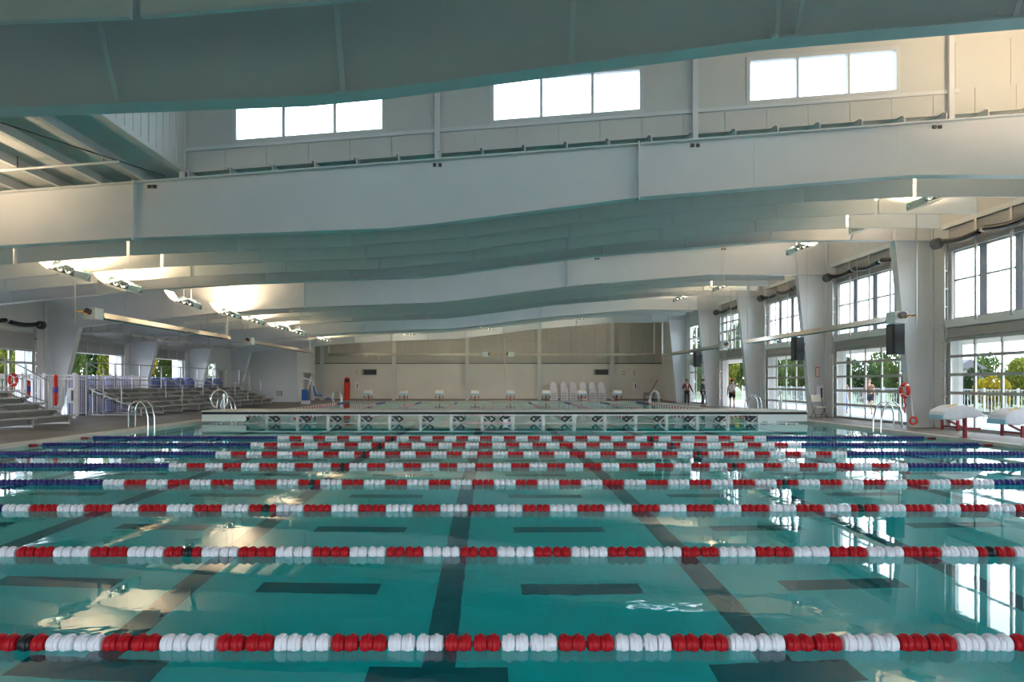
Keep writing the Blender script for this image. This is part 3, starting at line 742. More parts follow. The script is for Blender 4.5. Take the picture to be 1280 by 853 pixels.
# long course ropes beyond the bulkhead
def far_rope_meshes():
    out = {}
    for c in 'BRW': out[c] = MB()
    y = 27.7; i = 0; per = .16
    while y < 52.6:
        c = 'B' if y > 48.2 else ('R' if (i//2) % 2 else 'W')
        out[c].lathe([(.02,-.07),(.055,-.055),(.055,.055),(.02,.07)], (0, y+.08, .022), 'y', 8); y += per; i += 1
    return {c: out[c].mesh('float_row', {'B':BLUE,'R':RED,'W':WHITEP}[c], smooth=True) for c in out}
FRM = far_rope_meshes()
for k in range(9):
    x = .24+2.743*(k-4)
    t = thing('lane_rope', (x, 0, 0), 'lane rope running away beyond the bulkhead, %s from the left' % ORD[k], 'lane rope', 'lane ropes beyond the bulkhead')
    for c in FRM: o = piece('float_row', FRM[c], (0,0,0), t, True); o['kind'] = 'stuff'
    MB().tube([(x, 27.45, .022), (x, PY1-.01, .022)], .008, 5).build('cable', DARKM, t)

# ------------------------------------------------------------------ bulkhead
BY0, BY1 = 25.5, 27.3; BX0, BX1 = -10.62, 11.72
bk = thing('bulkhead', (.5, 26.4, 0), 'long low bulkhead bridge across the pool with pale top and black side', 'bulkhead')
MB().box(BX0-.02, BY0-.03, .42, BX1+.02, BY1+.03, .47).build('top_deck', mat('bulkhead_pale', (.62,.58,.52), .6, var=.06), bk)
MB().box(BX0, BY0, .325, BX1, BY0+.03, .42).build('black_fascia', BLACK, bk); MB().box(BX0, BY1-.03, .325, BX1, BY1, .42).build('black_fascia', BLACK, bk)
MB().box(BX0, BY0-.02, .285, BX1, BY0+.04, .325).build('lower_lip', WHITE, bk); MB().box(BX0, BY1-.04, .285, BX1, BY1+.02, .325).build('lower_lip', WHITE, bk)
for (xa, xb) in ((BX0, -9.0), (9.9, BX1)): MB().box(xa, BY0-.02, .07, xb, BY0+.1, .285).build('end_beam', WHITE, bk)
for yy in (BY0+.02, BY1-.06): MB().box(BX0+.3, yy, -.04, BX1-.3, yy+.06, .015).build('water_line_tube', ALU, bk)
legm = MB().box(-.05, -.03, -1.4, .05, .03, .285).mesh('leg', ALU)
chev = MB().bar((-.13,0,.27),(.04,0,.16),.06,.06).bar((.04,0,.16),(-.13,0,.05),.06,.06).mesh('block_bracket', BLACK)
plate = MB().box(-.13,-.02,.07,.11,.02,.26).mesh('anchor_plate', DARKM)
brace = MB().bar((-.15,0,.26),(.12,0,.03),.035,.035).mesh('brace', ALU)
for i in range(18):
    x = -9.4+1.14*i; s = 1 if x < .3 else -1
    piece('leg', legm, (x, BY0+.1, 0), bk)
    o = piece('block_bracket', chev, (x+.45*s+.0, BY0+.06, 0), bk); o.scale = (s, 1, 1)
    piece('anchor_plate', plate, (x+.2*s, BY0+.12, 0), bk); o = piece('brace', brace, (x+.18*s, BY0+.05, 0), bk); o.scale = (s, 1, 1)
    piece('leg', legm, (x, BY1-.1, 0), bk)
sp = MB().box(-.85, BY0-.03, -.02, .83, BY0-.0, .03).build('reflection_strip', mat('painted_pink_reflection', (.80,.50,.55), .4), bk, label='pale pink strip painted as a bright reflection at the water line')  # pink colour imitates a bright reflection low on the bulkhead
MB().box(-.75, BY0-.035, .285, .7, BY0-.02, .31).build('reflection_strip', MATS['painted_pink_reflection'], bk, label='pale pink strip painted as a bright reflection under the black side'); MB().box(.5, BY0-.03, .03, .66, BY0, .15).build('reflection_plate', WHITEP, bk, label='white plate painted as a bright reflection on the bulkhead side')  # upper strip and white plate belong to the same painted reflection
for s, x in ((-1, -10.3), (1, 11.05)):
    t = thing('grab_hoop', (x, 26.3, .47), 'steel hoop rail standing on the %s end of the bulkhead' % ('left' if s < 0 else 'right'), 'rail', 'bulkhead hoops')
    m_ = MB(); m_.torus((x, 26.3, .47+.4), .36, .022, 'x', 24, 8)
    for v in m_.v: v.x += .18*(v.y-26.3)/.36
    m_.build('hoop', CHROME, t, True); MB().cyl((x+.12, 26.45, .47), (x+.12, 26.45, .47+.6), .045, 10).build('post', CHROME, t, True)
    MB().box(x-.2, 26.1, .47, x+.2, 26.5, .49).build('foot_plate', ALU, t)

# ------------------------------------------------------------------ luminaires
def luminaire(s):
    t = thing('uplight', (0,0,0), '', 'lamp'); M = Matrix.Rotation(R(17)*(-s), 4, 'Y')
    # s=-1: left row (wing on the wall side -x); mirrored for the right row
    F = lambda p: M @ Vector((p[0]*-s, p[1], p[2]))
    def out(mb, name, mt, smooth=False):
        mb.v = [F(v) for v in mb.v]; return mb.build(name, mt, t, smooth, local=True)
    out(MB().box(-.12,-.4,-.03,.55,.4,0).box(-.12,-.43,-.05,.55,-.4,-.025).box(-.12,.4,-.05,.55,.43,-.01), 'tray', FIXT)
    for k in range(3):
        x0 = -.1+k*.21; pr = []
        for q in range(9):
            u = q/8; pr.append((x0+.02+.19*u, .015+.13*(2*u-1)**2*(1 if u > .5 else .6)))
        poly = pr+[(p[0], p[1]+.012) for p in reversed(pr)]
        out(MB().prism(poly, 'y', -.41, .36), 'reflector', FIXT, True)
        out(MB().cyl((x0+.115,-.36,.06),(x0+.115,.34,.06),.018,8), 'lamp_tube', TUBEM, True)
    w_ = [(-.12,0),(-.22,.03),(-.34,.09),(-.46,.18),(-.60,.30)]
    out(MB().prism(w_+[(p[0], p[1]-.012) for p in reversed(w_)], 'y', -.42, .42), 'wing_reflector', FIXT, True)
    out(MB().prism([(-.1,0),(.56,0),(.52,.2),(.0,.24)], 'y', -.34, -.32), 'end_plate', FIXD); out(MB().prism([(-.1,0),(.56,0),(.52,.2),(.0,.24)], 'y', .38, .40), 'end_plate', FIXD)
    for yy in (-.3, .3):
        a = F(Vector((.2, yy, 0))); o = MB().cyl((0,0,0), (0,0,1), .008, 6).build('hanger', ALU, t, local=True); o.location = a
    ld = bpy.data.lights.new('uplight_lamp', 'AREA'); ld.shape = 'RECTANGLE'; ld.size = .6; ld.size_y = .75; ld.energy = LPOW; ld.color = (1, .76, .48)
    lo = bpy.data.objects.new('lamp_light', ld); COL.objects.link(lo); lo.parent = t; lo.location = F(Vector((.2, 0, .17)))
    lo.rotation_euler = (Matrix.Rotation(math.pi, 4, 'X')).to_euler(); lo.rotation_euler = (math.pi, R(12)*s, 0)
    return t
LPOW = 100.
protoL = luminaire(-1); LPOW = 190.; protoR = luminaire(1)
def hang(o, ztop_):
    for c in o.children:
        if c.name.startswith('hanger'): c.scale.z = ztop_-o.location.z-c.location.z
def lamp_power(o, p):
    for c in o.children:
        if c.type == 'LIGHT': c.data = c.data.copy(); c.data.energy = p
LL = [(-11.0,10.4),(-11.0,12.3),(-11.0,17.7),(-10.55,19.45),(-11.0,24.7),(-10.85,28.3),(-11.0,31.7),(-10.9,35.2),(-11.0,38.9),(-11.0,45.3)]
for i, (x, y) in enumerate(LL):
    o = protoL if i == 0 else copy_tree(protoL)
    o.location = (x, y, 1.489-.2589*x); o['label'] = 'tilted lit uplight with white wing in the left row, %s from the camera' % ORD[i]; o['group'] = 'uplights on the left'; hang(o, ztop(x)+.21)
    if i == 1: lamp_power(o, 165.)
for i, (x, y, z) in enumerate([(11.4,11.6,6.2),(11.5,17.75,6.2),(11.8,21.25,6.33),(11.4,24.9,6.33),(11.4,33.2,6.1),(11.4,40.6,6.45)]):
    o = protoR if i == 0 else copy_tree(protoR)
    o.location = (x, y, z); o['label'] = 'tilted lit uplight in the right row, %s from the camera' % ORD[i]; o['group'] = 'uplights on the right'
    if i == 0: lamp_power(o, 290.)
    hang(o, ztop(x)+(MH+.01 if any(a < y < b for a, b in MON) else .21))
FARFILL = [c for c in protoL.children if c.type == 'LIGHT'][0].data.copy(); FARFILL.energy = 420.; FARFILL.color = (1, .86, .66)
FARLD = [c for c in protoL.children if c.type == 'LIGHT'][0].data.copy(); FARLD.energy = 300.; FARLD.color = (1, .86, .66)
for i, (x, z) in enumerate([(-5.7,4.80),(-.3,5.17),(5.85,5.86)]):
    o = copy_tree(protoL); o.location = (x, 47.35, z)
    for c in o.children:
        if c.type == 'LIGHT': c.data = FARLD; o['label'] = 'small lit uplight in front of the cream far beam, %s from the left' % ORD[i]; o['group'] = 'uplights at the far beam'
    hang(o, ztop(x)+.25); o.rotation_euler = (R(6), R(-14), 0)
for i, x in enumerate((-9.3, -3.3, 2.7, 8.7)):  # extra lamps added out of sight behind the beam to brighten the far wall
    o = copy_tree(protoR if x > 0 else protoL); o.location = (x, 52.9, zbot(x)+.62); o['label'] = 'added hidden uplight in the last roof bay behind the cream beam, %s from the left' % ORD[i]; o['group'] = 'added uplights in the last bay'
    for c in o.children:
        if c.type == 'LIGHT': c.data = FARFILL
    hang(o, ztop(x)+.21)
# radiant tube heaters
def heater(label, p, q, mir=1, hang=3):
    p = Vector(p); q = Vector(q); d = (q-p).normalized(); sd = d.cross(Vector((0,0,1))).normalized(); up = Vector((0,0,1))
    t = thing('radiant_heater', tuple(p), label, 'heater')
    h = MB(); pr = [(-.20,-.10),(-.12,.07),(.12,.07),(.20,-.10),(.185,-.10),(.11,.055),(-.11,.055),(-.185,-.10)]
    vs = [c+sd*u+up*v for c in (p+d*.45, q) for (u, v) in pr]; n = len(pr)
    h.add(vs, [(i,(i+1)%n,n+(i+1)%n,n+i) for i in range(n)]+[(0,1,6,7),(1,2,5,6),(2,3,4,5),(8,9,14,15),(9,10,13,14),(10,11,12,13)]); h.build('hood', HOODM, t)
    MB().cyl(p+d*.4-up*.05, q+d*.02-up*.05, .05, 10).build('burner_tube', DARKM, t, True)
    bb = MB().bar(p-d*.05, p+d*.42, .36, .34).build('burner_box', FIXT, t)
    MB().cyl(p-d*.05+up*.05, p-d*.16+up*.05, .1, 12).build('blower', DARKM, bb, True)
    MB().tube([p-d*.05, p-d*.25-up*.05, p-d*.4+up*.02, p-d*.6-up*.02, p-d*.75], .022, 8).build('gas_hose', YELLOW, t, True, label='yellow gas hose')
    MB().cyl(p-d*.75-up*.35, p-d*.75+up*(ztop(p.x)-p.z-.0), .018, 6).build('gas_pipe', ALU, t)
    for i in range(hang):
        c = p+(q-p)*(.2+.6*i/max(1,hang-1)); MB().cyl(c+up*.06, Vector((c.x, c.y, ztop(c.x)+.21)), .008, 5).build('hanger', ALU, t)
    MB().bar(q-d*.05+up*.02, q-d*.05+up*(max(zbot(q.x)+.4-q.z, .7)), .1, .1).build('flue', WHITE, t)
heater('long radiant tube heater over the left deck, nearer one', (-12.1, 20.9, 3.6), (-12.1, 31.8, 3.6))
heater('long radiant tube heater over the left deck, farther one', (-12.1, 34.6, 3.6), (-12.1, 46.6, 3.6))
heater('long radiant tube heater along the right side, nearer one', (11.9, 20.0, 3.4), (11.9, 31.8, 3.4))
heater('long radiant tube heater along the right side, farther one', (11.9, 34.8, 3.4), (11.9, 47.6, 3.4))
heater('radiant tube heater across the far wall, left one', (-.15, 52.2, 3.66), (-12.2, 52.2, 3.66))
heater('radiant tube heater across the far wall, right one', (1.45, 52.2, 3.66), (12.5, 52.2, 3.66))
# conduits near the upper left roof
t = thing('sprinkler_pipe', (-9, 13.9, 5.5), 'thin pipe slung under the purlins at the upper left', 'pipe')
MB().cyl((-17, 13.6, ztop(-17)-.06), (-7.3, 13.6, ztop(-7.3)-.06), .025, 8).build('pipe', STEEL, t, True)
for x in (-15.5, -12.5, -9.3, -7.6): MB().cyl((x, 13.6, ztop(x)-.06), (x, 13.6, ztop(x)+.2), .008, 5).build('hanger', DARKM, t)
MB().cyl((-9.3, 8.6, ztop(-9.3)+.02), (-6.95, 14.8, ztop(-6.9)-.02), .012, 6).build('brace_rod', DARKM, ceil)

# ------------------------------------------------------------------ speakers
def speaker(y, x, z, label):
    t = thing('loudspeaker', (x, y, z), label, 'loudspeaker', 'loudspeakers on the right columns')
    c = MB(); c.prism([(-.2,-.22),(-.26,-.16),(-.26,.16),(-.2,.22),(.14,.15),(.14,-.15)], 'z', -.48, .48); c.xf(Matrix.Translation((x, y, z))); c = c.build('cabinet', BLACK, t)
    MB().box(x-.275, y-.15, z-.44, x-.262, y+.15, z+.44).build('grille', DARKM, c)
    for dz in (.22, -.22): MB().bar((x+.1, y, z+dz), (x+.31, y+.18, z+dz), .06, .06).build('bracket', DARKM, t)
speaker(FR[2]-.35, 12.82, 2.86, 'black loudspeaker on the nearest right column')
speaker(FR[3]-.35, 12.82, 2.9, 'black loudspeaker on the second right column')
speaker(FR[5]-.35, 12.82, 2.95, 'small looking black loudspeaker on the fourth right column above the men')

# ------------------------------------------------------------------ bleachers
def bleacher(label, xf, y0, y1, rows, dirx, guard, aisles, z0=.42, dxr=.52, sections=1):
    t = thing('bleacher', ((xf), (y0+y1)/2, DZ), label, 'bleacher')
    for r in range(rows):
        x = xf+dirx*dxr*r; z = z0+.2*r
        MB().box(x-.13, y0, z-.045, x+.13, y1, z).build('seat_plank', BLEACH, t)
        if r: MB().box(x-dirx*.16-.14, y0+.02, z-.33, x-dirx*.16+.14, y1-.02, z-.29).build('foot_plank', BRISER, t)
        MB().box(x+dirx*.11-.012, y0+.02, z-.24, x+dirx*.11+.012, y1-.02, z-.06).build('riser_plank', BRISER, t)
    n = int((y1-y0)/1.9)
    for i in range(n+1):
        y = y0+.12+(y1-y0-.24)*i/n
        for r in range(rows):
            x = xf+dirx*dxr*r; z = z0+.2*r
            MB().box(x-.03, y-.03, z-.2 if r else DZ, x+.03, y+.03, z-.045).box(x-.12, y-.05, z-.075, x+.12, y+.05, z-.045).build('pedestal', ALU, t)
        MB().bar((xf, y, DZ+.04), (xf+dirx*dxr*(rows-1)+dirx*.2, y, DZ+.04), .05, .05).build('ground_beam', ALU, t)
        MB().bar((xf+dirx*.1, y, z0-.1), (xf+dirx*dxr*(rows-1), y, z0+.2*(rows-1)-.1), .05, .06).build('stringer', ALU, t)
        MB().bar((xf+dirx*dxr*(rows-1), y, DZ), (xf+dirx*dxr*(rows-1), y, z0+.2*(rows-1)-.1), .05, .05).build('rear_leg', ALU, t)
    if guard:
        xg = xf+dirx*(dxr*(rows-1)+.2); zt = z0+.2*(rows-1)
        ng = 8
        for i in range(ng+1):
            y = y0+(y1-y0)*i/ng; MB().box(xg-.025, y-.03, DZ, xg+.025, y+.03, zt+1.12).build('guard_post', ALU, t)
        for h in (.12, .38, 1.12): MB().cyl((xg, y0, zt+h), (xg, y1, zt+h), .022, 8).build('guard_rail', ALU, t, True)
        for y in (y0, y1):   # end guards sloping down
            xa = xf+dirx*dxr*1.5
            for h in (.12, 1.12): MB().cyl((xg, y, zt+h), (xa, y, z0+.3+h*.75), .022, 8).build('guard_rail', ALU, t, True)
            MB().cyl((xa, y, z0-.05), (xa, y, z0+.3+1.12*.75), .03, 8).build('guard_post', ALU, t, True)
            MB().cyl((xf+dirx*dxr*3, y, DZ), (xf+dirx*dxr*3, y, zt+.9), .025, 8).build('guard_post', ALU, t, True)
        for y in [y0+q for q in aisles]:
            MB().tube([(xf-.05, y, z0-.1), (xf-.05, y, z0+.75), (xf-.0, y, z0+.88), (xf+dirx*.3, y, z0+1.02), (xf+dirx*.75, y, z0+1.2), (xf+dirx*.85, y, z0+1.1), (xf+dirx*.85, y, z0+.3)], .025, 8).build('aisle_handrail', ALU, t, True)
            MB().box(xf+dirx*.15-.25, y-.5, z0-.22, xf+dirx*.15+.2, y+.5, z0-.18).build('aisle_step', BLEACH, t)
    return t
bleacher('long aluminium bleacher with guard rails along the left wall', -15.0, 29.6, 47.6, 5, -1, True, (4.2, 8.6, 13.4), .45, .52)
bleacher('low aluminium bleacher cut off by the left edge', -14.35, 12.0, 23.7, 5, -1, True, (5.0,), .42, .52)
# blue covered bundles behind the bleacher
for i, y in enumerate([30.25, 31.55, 32.85, 34.15, 37.3, 38.6, 39.9, 41.2, 44.2, 45.5]):
    t = thing('pool_cover_bundle', (-18.05, y, DZ), 'upright blue covered bundle behind the bleacher, %s from the camera' % ORD[i], 'bundle', 'blue bundles by the left wall')
    rs = .40; pr = [(.3,DZ),(rs,DZ+.1),(rs*1.02,.9),(rs,1.55),(rs*.8,1.74),(.2,1.8)]
    m_ = MB().lathe(pr, (-18.05, y, 0), 'z', 36)
    for j, v in enumerate(m_.v):
        k = 1+.035*((j % 36) % 2); v.x = -18.05+(v.x+18.05)*k; v.y = y+(v.y-y)*k
    m_.build('cover', PERI, t, True); MB().torus((-18.05, y, .5), rs+.02, .012, 'z', 30, 6).build('strap', BLACK, t, True); MB().torus((-18.05, y, 1.3), rs+.02, .012, 'z', 30, 6).build('strap', BLACK, t, True)
picket_fence('white picket fence panel between the two bleachers', (-18.3, 27.6, 0), (-16.6, 27.6, 0), 1.75, DZ, .13)
picket_fence('white picket fence along the left wall door', (-17.75, 23.6, 0), (-17.75, 27.5, 0), 1.75, DZ, .13)
picket_fence('white picket fence behind the long bleacher', (-17.5, 29.3, 0), (-17.5, 35.3, 0), 1.75, DZ, .14)
# life rings, buoy posts
def life_ring(x, y, z, label, axis='y', rope=True):
    t = thing('life_ring', (x, y, z), label, 'life ring')
    rg = MB().torus((x, y, z), .2, .058, axis, 28, 10).build('ring', ORANGE, t, True)
    for k in range(4):
        a = math.pi/4+k*math.pi/2; MB().torus((x, y, z), .2, .061, axis, 3, 10, a-.12, a+.12).build('white_band', WHITEP, rg, True)
    if rope: MB().tube([(x-.02,y-.03,z-.22),(x-.05,y-.05,z-.36),(x-.0,y-.05,z-.46),(x-.05,y-.05,z-.6),(x-.02,y-.05,z-.72)], .022, 6).build('rope', ORANGE, t, True)
life_ring(-17.67, 25.6, 1.6, 'orange red life ring hanging on the white fence at far left', 'x')
for xq, yq, zc, lab in ((-17.3, 27.5, 1.2, 'long red rescue tube with a purple strap hanging by the nearest left column'), (-17.65, 26.4, 1.25, 'short red rescue tube with a purple strap hanging on the left fence')):
    t = thing('rescue_tube', (xq, yq, zc), lab, 'rescue tube'); hh = .62 if yq > 27 else .35
    tb = MB().tube([(xq,yq,zc+hh),(xq,yq,zc+hh-.06),(xq,yq,zc-hh+.06),(xq,yq,zc-hh)], [.04,.08,.08,.04], 10).build('float', ORANGE, t, True)
    MB().cyl((xq,yq,zc-.1),(xq,yq,zc+.12),.09,12).build('strap', mat('purple_strap', (.10,.05,.35), .6), tb, True)
life_ring(13.2, FR[2]-.1, 1.25, 'orange red life ring hanging on the nearest right column', 'x')
t = thing('rope_ring', (13.35, FR[2]-.3, .3), 'small orange ring hanging low on the nearest right column', 'ring')
MB().torus((13.35, FR[2]-.3, .3), .11, .03, 'y', 18, 8).build('ring', ORANGE, t, True); MB().cyl((13.35, FR[2]-.3, .4), (13.3, FR[2]-.3, 1.0), .012, 5).build('cord', WHITEP, t)
# cabinets and signs
def cabinet(x, y, z, label, post=False):
    t = thing('wall_cabinet', (x, y, z), label, 'cabinet')
    bd = MB().box(x-.14, y-.1, z-.3, x+.14, y+.1, z+.3).build('body', WHITEP, t); MB().box(x+.02, y-.108, z-.22, x+.1, y-.1, z+.2).build('window', DARKM, bd); MB().box(x-.06, y-.125, z-.05, x-.03, y-.1, z+.05).build('handle', CHROME, bd)
    if post: MB().box(x-.05, y+.1, DZ, x+.05, y+.2, 1.9).build('post', WHITEP, t)
cabinet(-16.5, 27.3, 1.0, 'white extinguisher cabinet on a post at the fence end', True)
cabinet(13.75, FR[3]-.12, 1.08, 'white extinguisher cabinet on the second right column')
for x, lab in ((-10.85, 'white extinguisher cabinet on the far wall right of the orange board'), (11.84, 'white extinguisher cabinet at the right end of the far wall')):
    cabinet(x, YEND-.12, 1.25, lab)
def sign(x, y, z, w_, h, label, text=None, mt=FSIGN):
    t = thing('wall_sign', (x, y, z), label, 'sign'); MB().box(x-w_/2, y-.012, z-h/2, x+w_/2, y, z+h/2).build('plate', mt, t)
    MB().box(x-w_/2+.02, y-.014, z-h/2+.03, x+w_/2-.02, y-.012, z+h/2-.03).build('print', mat('sign_print', (.75,.6,.6), .6) if mt is FSIGN else mt, t)
sign(13.7, FR[3]-.1, 1.95, .16, .42, 'narrow red and white sign above the white cabinet on the second right column')
sign(-10.88, YEND-.02, 2.35, .12, .35, 'narrow red sign on the far wall above the white cabinet')
sign(10.95, YEND-.02, 2.3, .22, .3, 'small square red sign at the right end of the far wall'); sign(11.85, YEND-.02, 2.3, .12, .35, 'narrow red sign at the right end of the far wall')
for x, lab in ((-9.85, 'left'), (9.1, 'right')):
    t = thing('display_panel', (x, YEND-.05, 2.42), 'dark rectangular display panel on the %s half of the far wall' % lab, 'display', 'far wall displays')
    MB().box(x-.62, YEND-.1, 2.14, x+.62, YEND-.02, 2.62).build('case', SHUT, t); MB().box(x-.46, YEND-.11, 2.18, x+.58, YEND-.1, 2.58).build('screen', BLACK, t)
    for i in range(6): MB().box(x-.44, YEND-.115, 2.2+i*.062, x+.56, YEND-.11, 2.215+i*.062).build('louvre', DARKM, t)
# orange spine board leaning on the far wall
t = thing('spine_board', (-11.65, YEND-.2, DZ), 'orange rescue board leaning upright against the far wall', 'rescue board')
m_ = MB(); o_ = [(-.2,0),(.2,0),(.24,.15),(.25,1.4),(.22,1.75),(.12,1.88),(-.12,1.88),(-.22,1.75),(-.25,1.4),(-.24,.15)]
m_.prism(o_, 'y', 0, .06); m_.xf(Matrix.Translation((-11.65, YEND-.25, DZ)) @ Matrix.Rotation(R(-4), 4, 'X')); m_.build('board', ORANGE, t)
m_ = MB().box(-.17,-.05,1.45,.17,0,1.75); m_.xf(Matrix.Translation((-11.65, YEND-.25, DZ)) @ Matrix.Rotation(R(-4), 4, 'X')); m_.build('head_block', BLACK, t)
for z in (.5, .95, 1.25):
    for s in (-1, 1):
        m_ = MB().box(s*.2-.03,-.008,z-.09,s*.2+.03,.0,z+.09); m_.xf(Matrix.Translation((-11.65, YEND-.25, DZ)) @ Matrix.Rotation(R(-4), 4, 'X')); m_.build('hand_slot', DARKM, t)
t = thing('wall_box', (-15.6, 51.2, .75), 'small grey box low on the corner room wall', 'box'); MB().box(-15.8, 51.15, .55, -15.4, 51.3, .9).build('body', SHUT, t); MB().box(-15.75, 51.13, .6, -15.45, 51.15, .85).build('lid', ALU, t)

# ------------------------------------------------------------------ starting blocks
def starting_block():
    """local: +x is away from the pool (back), platform front at x=-.75"""
    t = thing('starting_block', (0,0,0), '', 'starting block')
    N = 12; top = []; 
    for i in range(N+1):
        u = i/N; x = -.70+1.02*u; z = .60+.27*math.sin(math.pi*min(1, u*.86+.08))**.8 - .03*u
        top.append((x, z))
    bot = [(-.70,.50),(-.42,.47),(-.1,.53),(.12,.53),(.32,.59)]
    m_ = MB(); hw = [.27]*(N+1)
    poly = top+list(reversed(bot)); m_.prism(poly, 'y', -.29, .29)
    bm = bmesh.new(); me = m_.mesh('platform', WHITEP); bm.from_mesh(me); bmesh.ops.bevel(bm, geom=[e for e in bm.edges if abs(e.calc_face_angle(0)) > .9], offset=.03, segments=3, affect='EDGES', profile=.5); bm.to_mesh(me); bm.free()
    for p in me.polygons: p.use_smooth = True
    me.set_sharp_from_angle(angle=R(35))
    piece('platform', me, (0,0,0), t, True)
    MB().box(-.72,-.28,.49,-.685,.28,.60).build('front_edge', SKYBLUEP, t, local=True)
    MB().prism([(-.5,.795),(-.28,.862),(-.28,.868),(-.5,.801)], 'y', -.2, -.06).build('sticker', YSTICK, t, local=True, label='yellow sticker')
    MB().box(.0,-.035,0,.07,.035,.64).build('post', REDPOST, t, local=True)
    MB().box(-.05,-.09,0,.12,.09,.02).build('base_plate', REDPOST, t, local=True)
    MB().bar((.05,0,.25),(.42,0,.24),.06,.05).build('rear_step_arm', REDPOST, t, local=True)
    MB().bar((.02,0,.25),(-.42,0,.47),.045,.045).build('strut', REDPOST, t, local=True)
    MB().bar((-.35,-.3,.30),(-.35,.3,.30),.04,.04).build('grip_bar', REDPOST, t, local=True)
    for y in (-.3, .3): MB().box(-.375, y-.025, .2, -.325, y+.025, .47).build('grip_upright', REDPOST, t, local=True)
    MB().bar((-.35,0,.30),(.02,0,.25),.04,.04).build('grip_arm', REDPOST, t, local=True)
    return t
sb = starting_block()
for i, y in enumerate([17.6, 15.5]):
    o = sb if i == 0 else copy_tree(sb); o.location = (12.08, y, DZ); o['label'] = ('white starting block on a red post at the right pool edge, whole one' if i == 0 else 'white starting block on a red post cut off by the right edge of the picture'); o['group'] = 'starting blocks on the right edge'
for k in range(8):
    x = .24+2.743*(k-3.5); o = copy_tree(sb); o.location = (x, 53.5, DZ); o.rotation_euler = (0,0,R(90)); o['label'] = 'white starting block on a red post before the far wall, %s from the left' % ORD[k]; o['group'] = 'starting blocks at the far end'
# lifeguard style white chairs
def guard_chair():
    t = thing('tall_white_chair', (0,0,0), '', 'chair')
    for sx_ in (-1,1):
        MB().bar((sx_*.26,-.3,0),(sx_*.24,-.25,.95),.07,.07).build('leg', WHITEP, t, local=True); MB().bar((sx_*.26,.3,0),(sx_*.22,.2,1.0),.07,.07).build('leg', WHITEP, t, local=True)
        MB().box(sx_*.28-.05,-.32,.93,sx_*.28+.05,.25,.97).build('arm_rest', WHITEP, t, local=True)
    MB().box(-.28,-.3,.6,.28,.25,.64).build('seat', WHITEP, t, local=True)
    for z in (.2,.42): MB().box(-.3,-.34,z,.3,-.28,z+.1).build('front_slat', WHITEP, t, local=True)
    MB().box(-.32,-.4,.0,.32,-.28,.12).build('foot_board', WHITEP, t, local=True)
    hs_ = [1.38,1.47,1.5,1.47,1.38]
    for j in range(5): MB().bar((-.2+.1*j,.15,.62),(-.2+.1*j,.3,hs_[j]),.092,.025,up=(0,1,0)).build('back_slat', WHITEP, t, local=True)
    return t
gc = guard_chair()
for k, px in enumerate((692, 705, 716.7, 729, 740.5, 752)):
    o = gc if k == 0 else copy_tree(gc); o.location = ((px-612)*55.9/863, 55.85, DZ); o['label'] = 'tall white slatted chair against the far wall, %s from the left' % ORD[k]; o['group'] = 'white chairs at the far wall'
# folding chair
t = thing('folding_chair', (13.4, 28.1, DZ), 'beige folding chair with dark legs by the second right column', 'chair')
cx, cy_ = 13.4, 28.1
MB().box(cx-.22, cy_-.2, .5, cx+.22, cy_+.2, .53).build('seat', CREAM, t); m_ = MB().box(-.22,-.012,-.14,.22,.012,.14); m_.xf(Matrix.Translation((cx-.0, cy_+.27, .86)) @ Matrix.Rotation(R(-10), 4, 'X')); m_.build('backrest', CREAM, t)
for s in (-1,1):
    MB().tube([(cx+s*.23, cy_-.25, DZ), (cx+s*.22, cy_+.1, .5), (cx+s*.22, cy_+.29, 1.0)], .014, 6).build('leg', DARKM, t); MB().tube([(cx+s*.21, cy_+.3, DZ), (cx+s*.21, cy_-.15, .5)], .014, 6).build('leg', DARKM, t)
MB().bar((cx-.22, cy_-.2, .2), (cx+.22, cy_-.2, .2), .02, .02).build('stretcher', DARKM, t)

# ------------------------------------------------------------------ ladders
def ladder(x, y, s, label, group='pool ladders'):
    """s=+1: pool lies towards -x (right edge); s=-1 the pool lies towards +x (left edge)"""
    t = thing('pool_ladder', (x, y, DZ), label, 'ladder', group)
    for dy in (-.21, .21):
        pts = [(x+s*.45, y+dy, DZ), (x+s*.44, y+dy, .55), (x+s*.38, y+dy, .78), (x+s*.22, y+dy, .92), (x+s*.05, y+dy, .9), (x-s*.10, y+dy, .72), (x-s*.17, y+dy, .4), (x-s*.17, y+dy, -.9)]
        MB().tube(pts, .026, 10).build('grab_rail', CHROME, t, True); MB().cyl((x+s*.45, y+dy, DZ), (x+s*.45, y+dy, DZ+.02), .06, 10).build('flange', CHROME, t, True)
    for z in (-.25, -.55, -.8): MB().box(x-s*.17-.05, y-.26, z-.02, x-s*.17+.05, y+.26, z).build('tread', WHITEP, t)
ladder(PXL+.02, 21.9, -1, 'steel pool ladder with two curved rails at the near left pool edge')
ladder(PXR-.02, 20.9, 1, 'steel pool ladder with two curved rails at the near right pool edge')
ladder(PXL-.07, 29.2, -1, 'steel pool ladder just beyond the bulkhead on the left')
ladder(PXR-.02, 31.6, 1, 'steel pool ladder beyond the bulkhead beside the woman in the red cap')
ladder(PXL-.07, 50.5, -1, 'small steel pool ladder at the far left pool corner')
ladder(PXR-.02, 50.5, 1, 'small steel pool ladder at the far right pool corner')
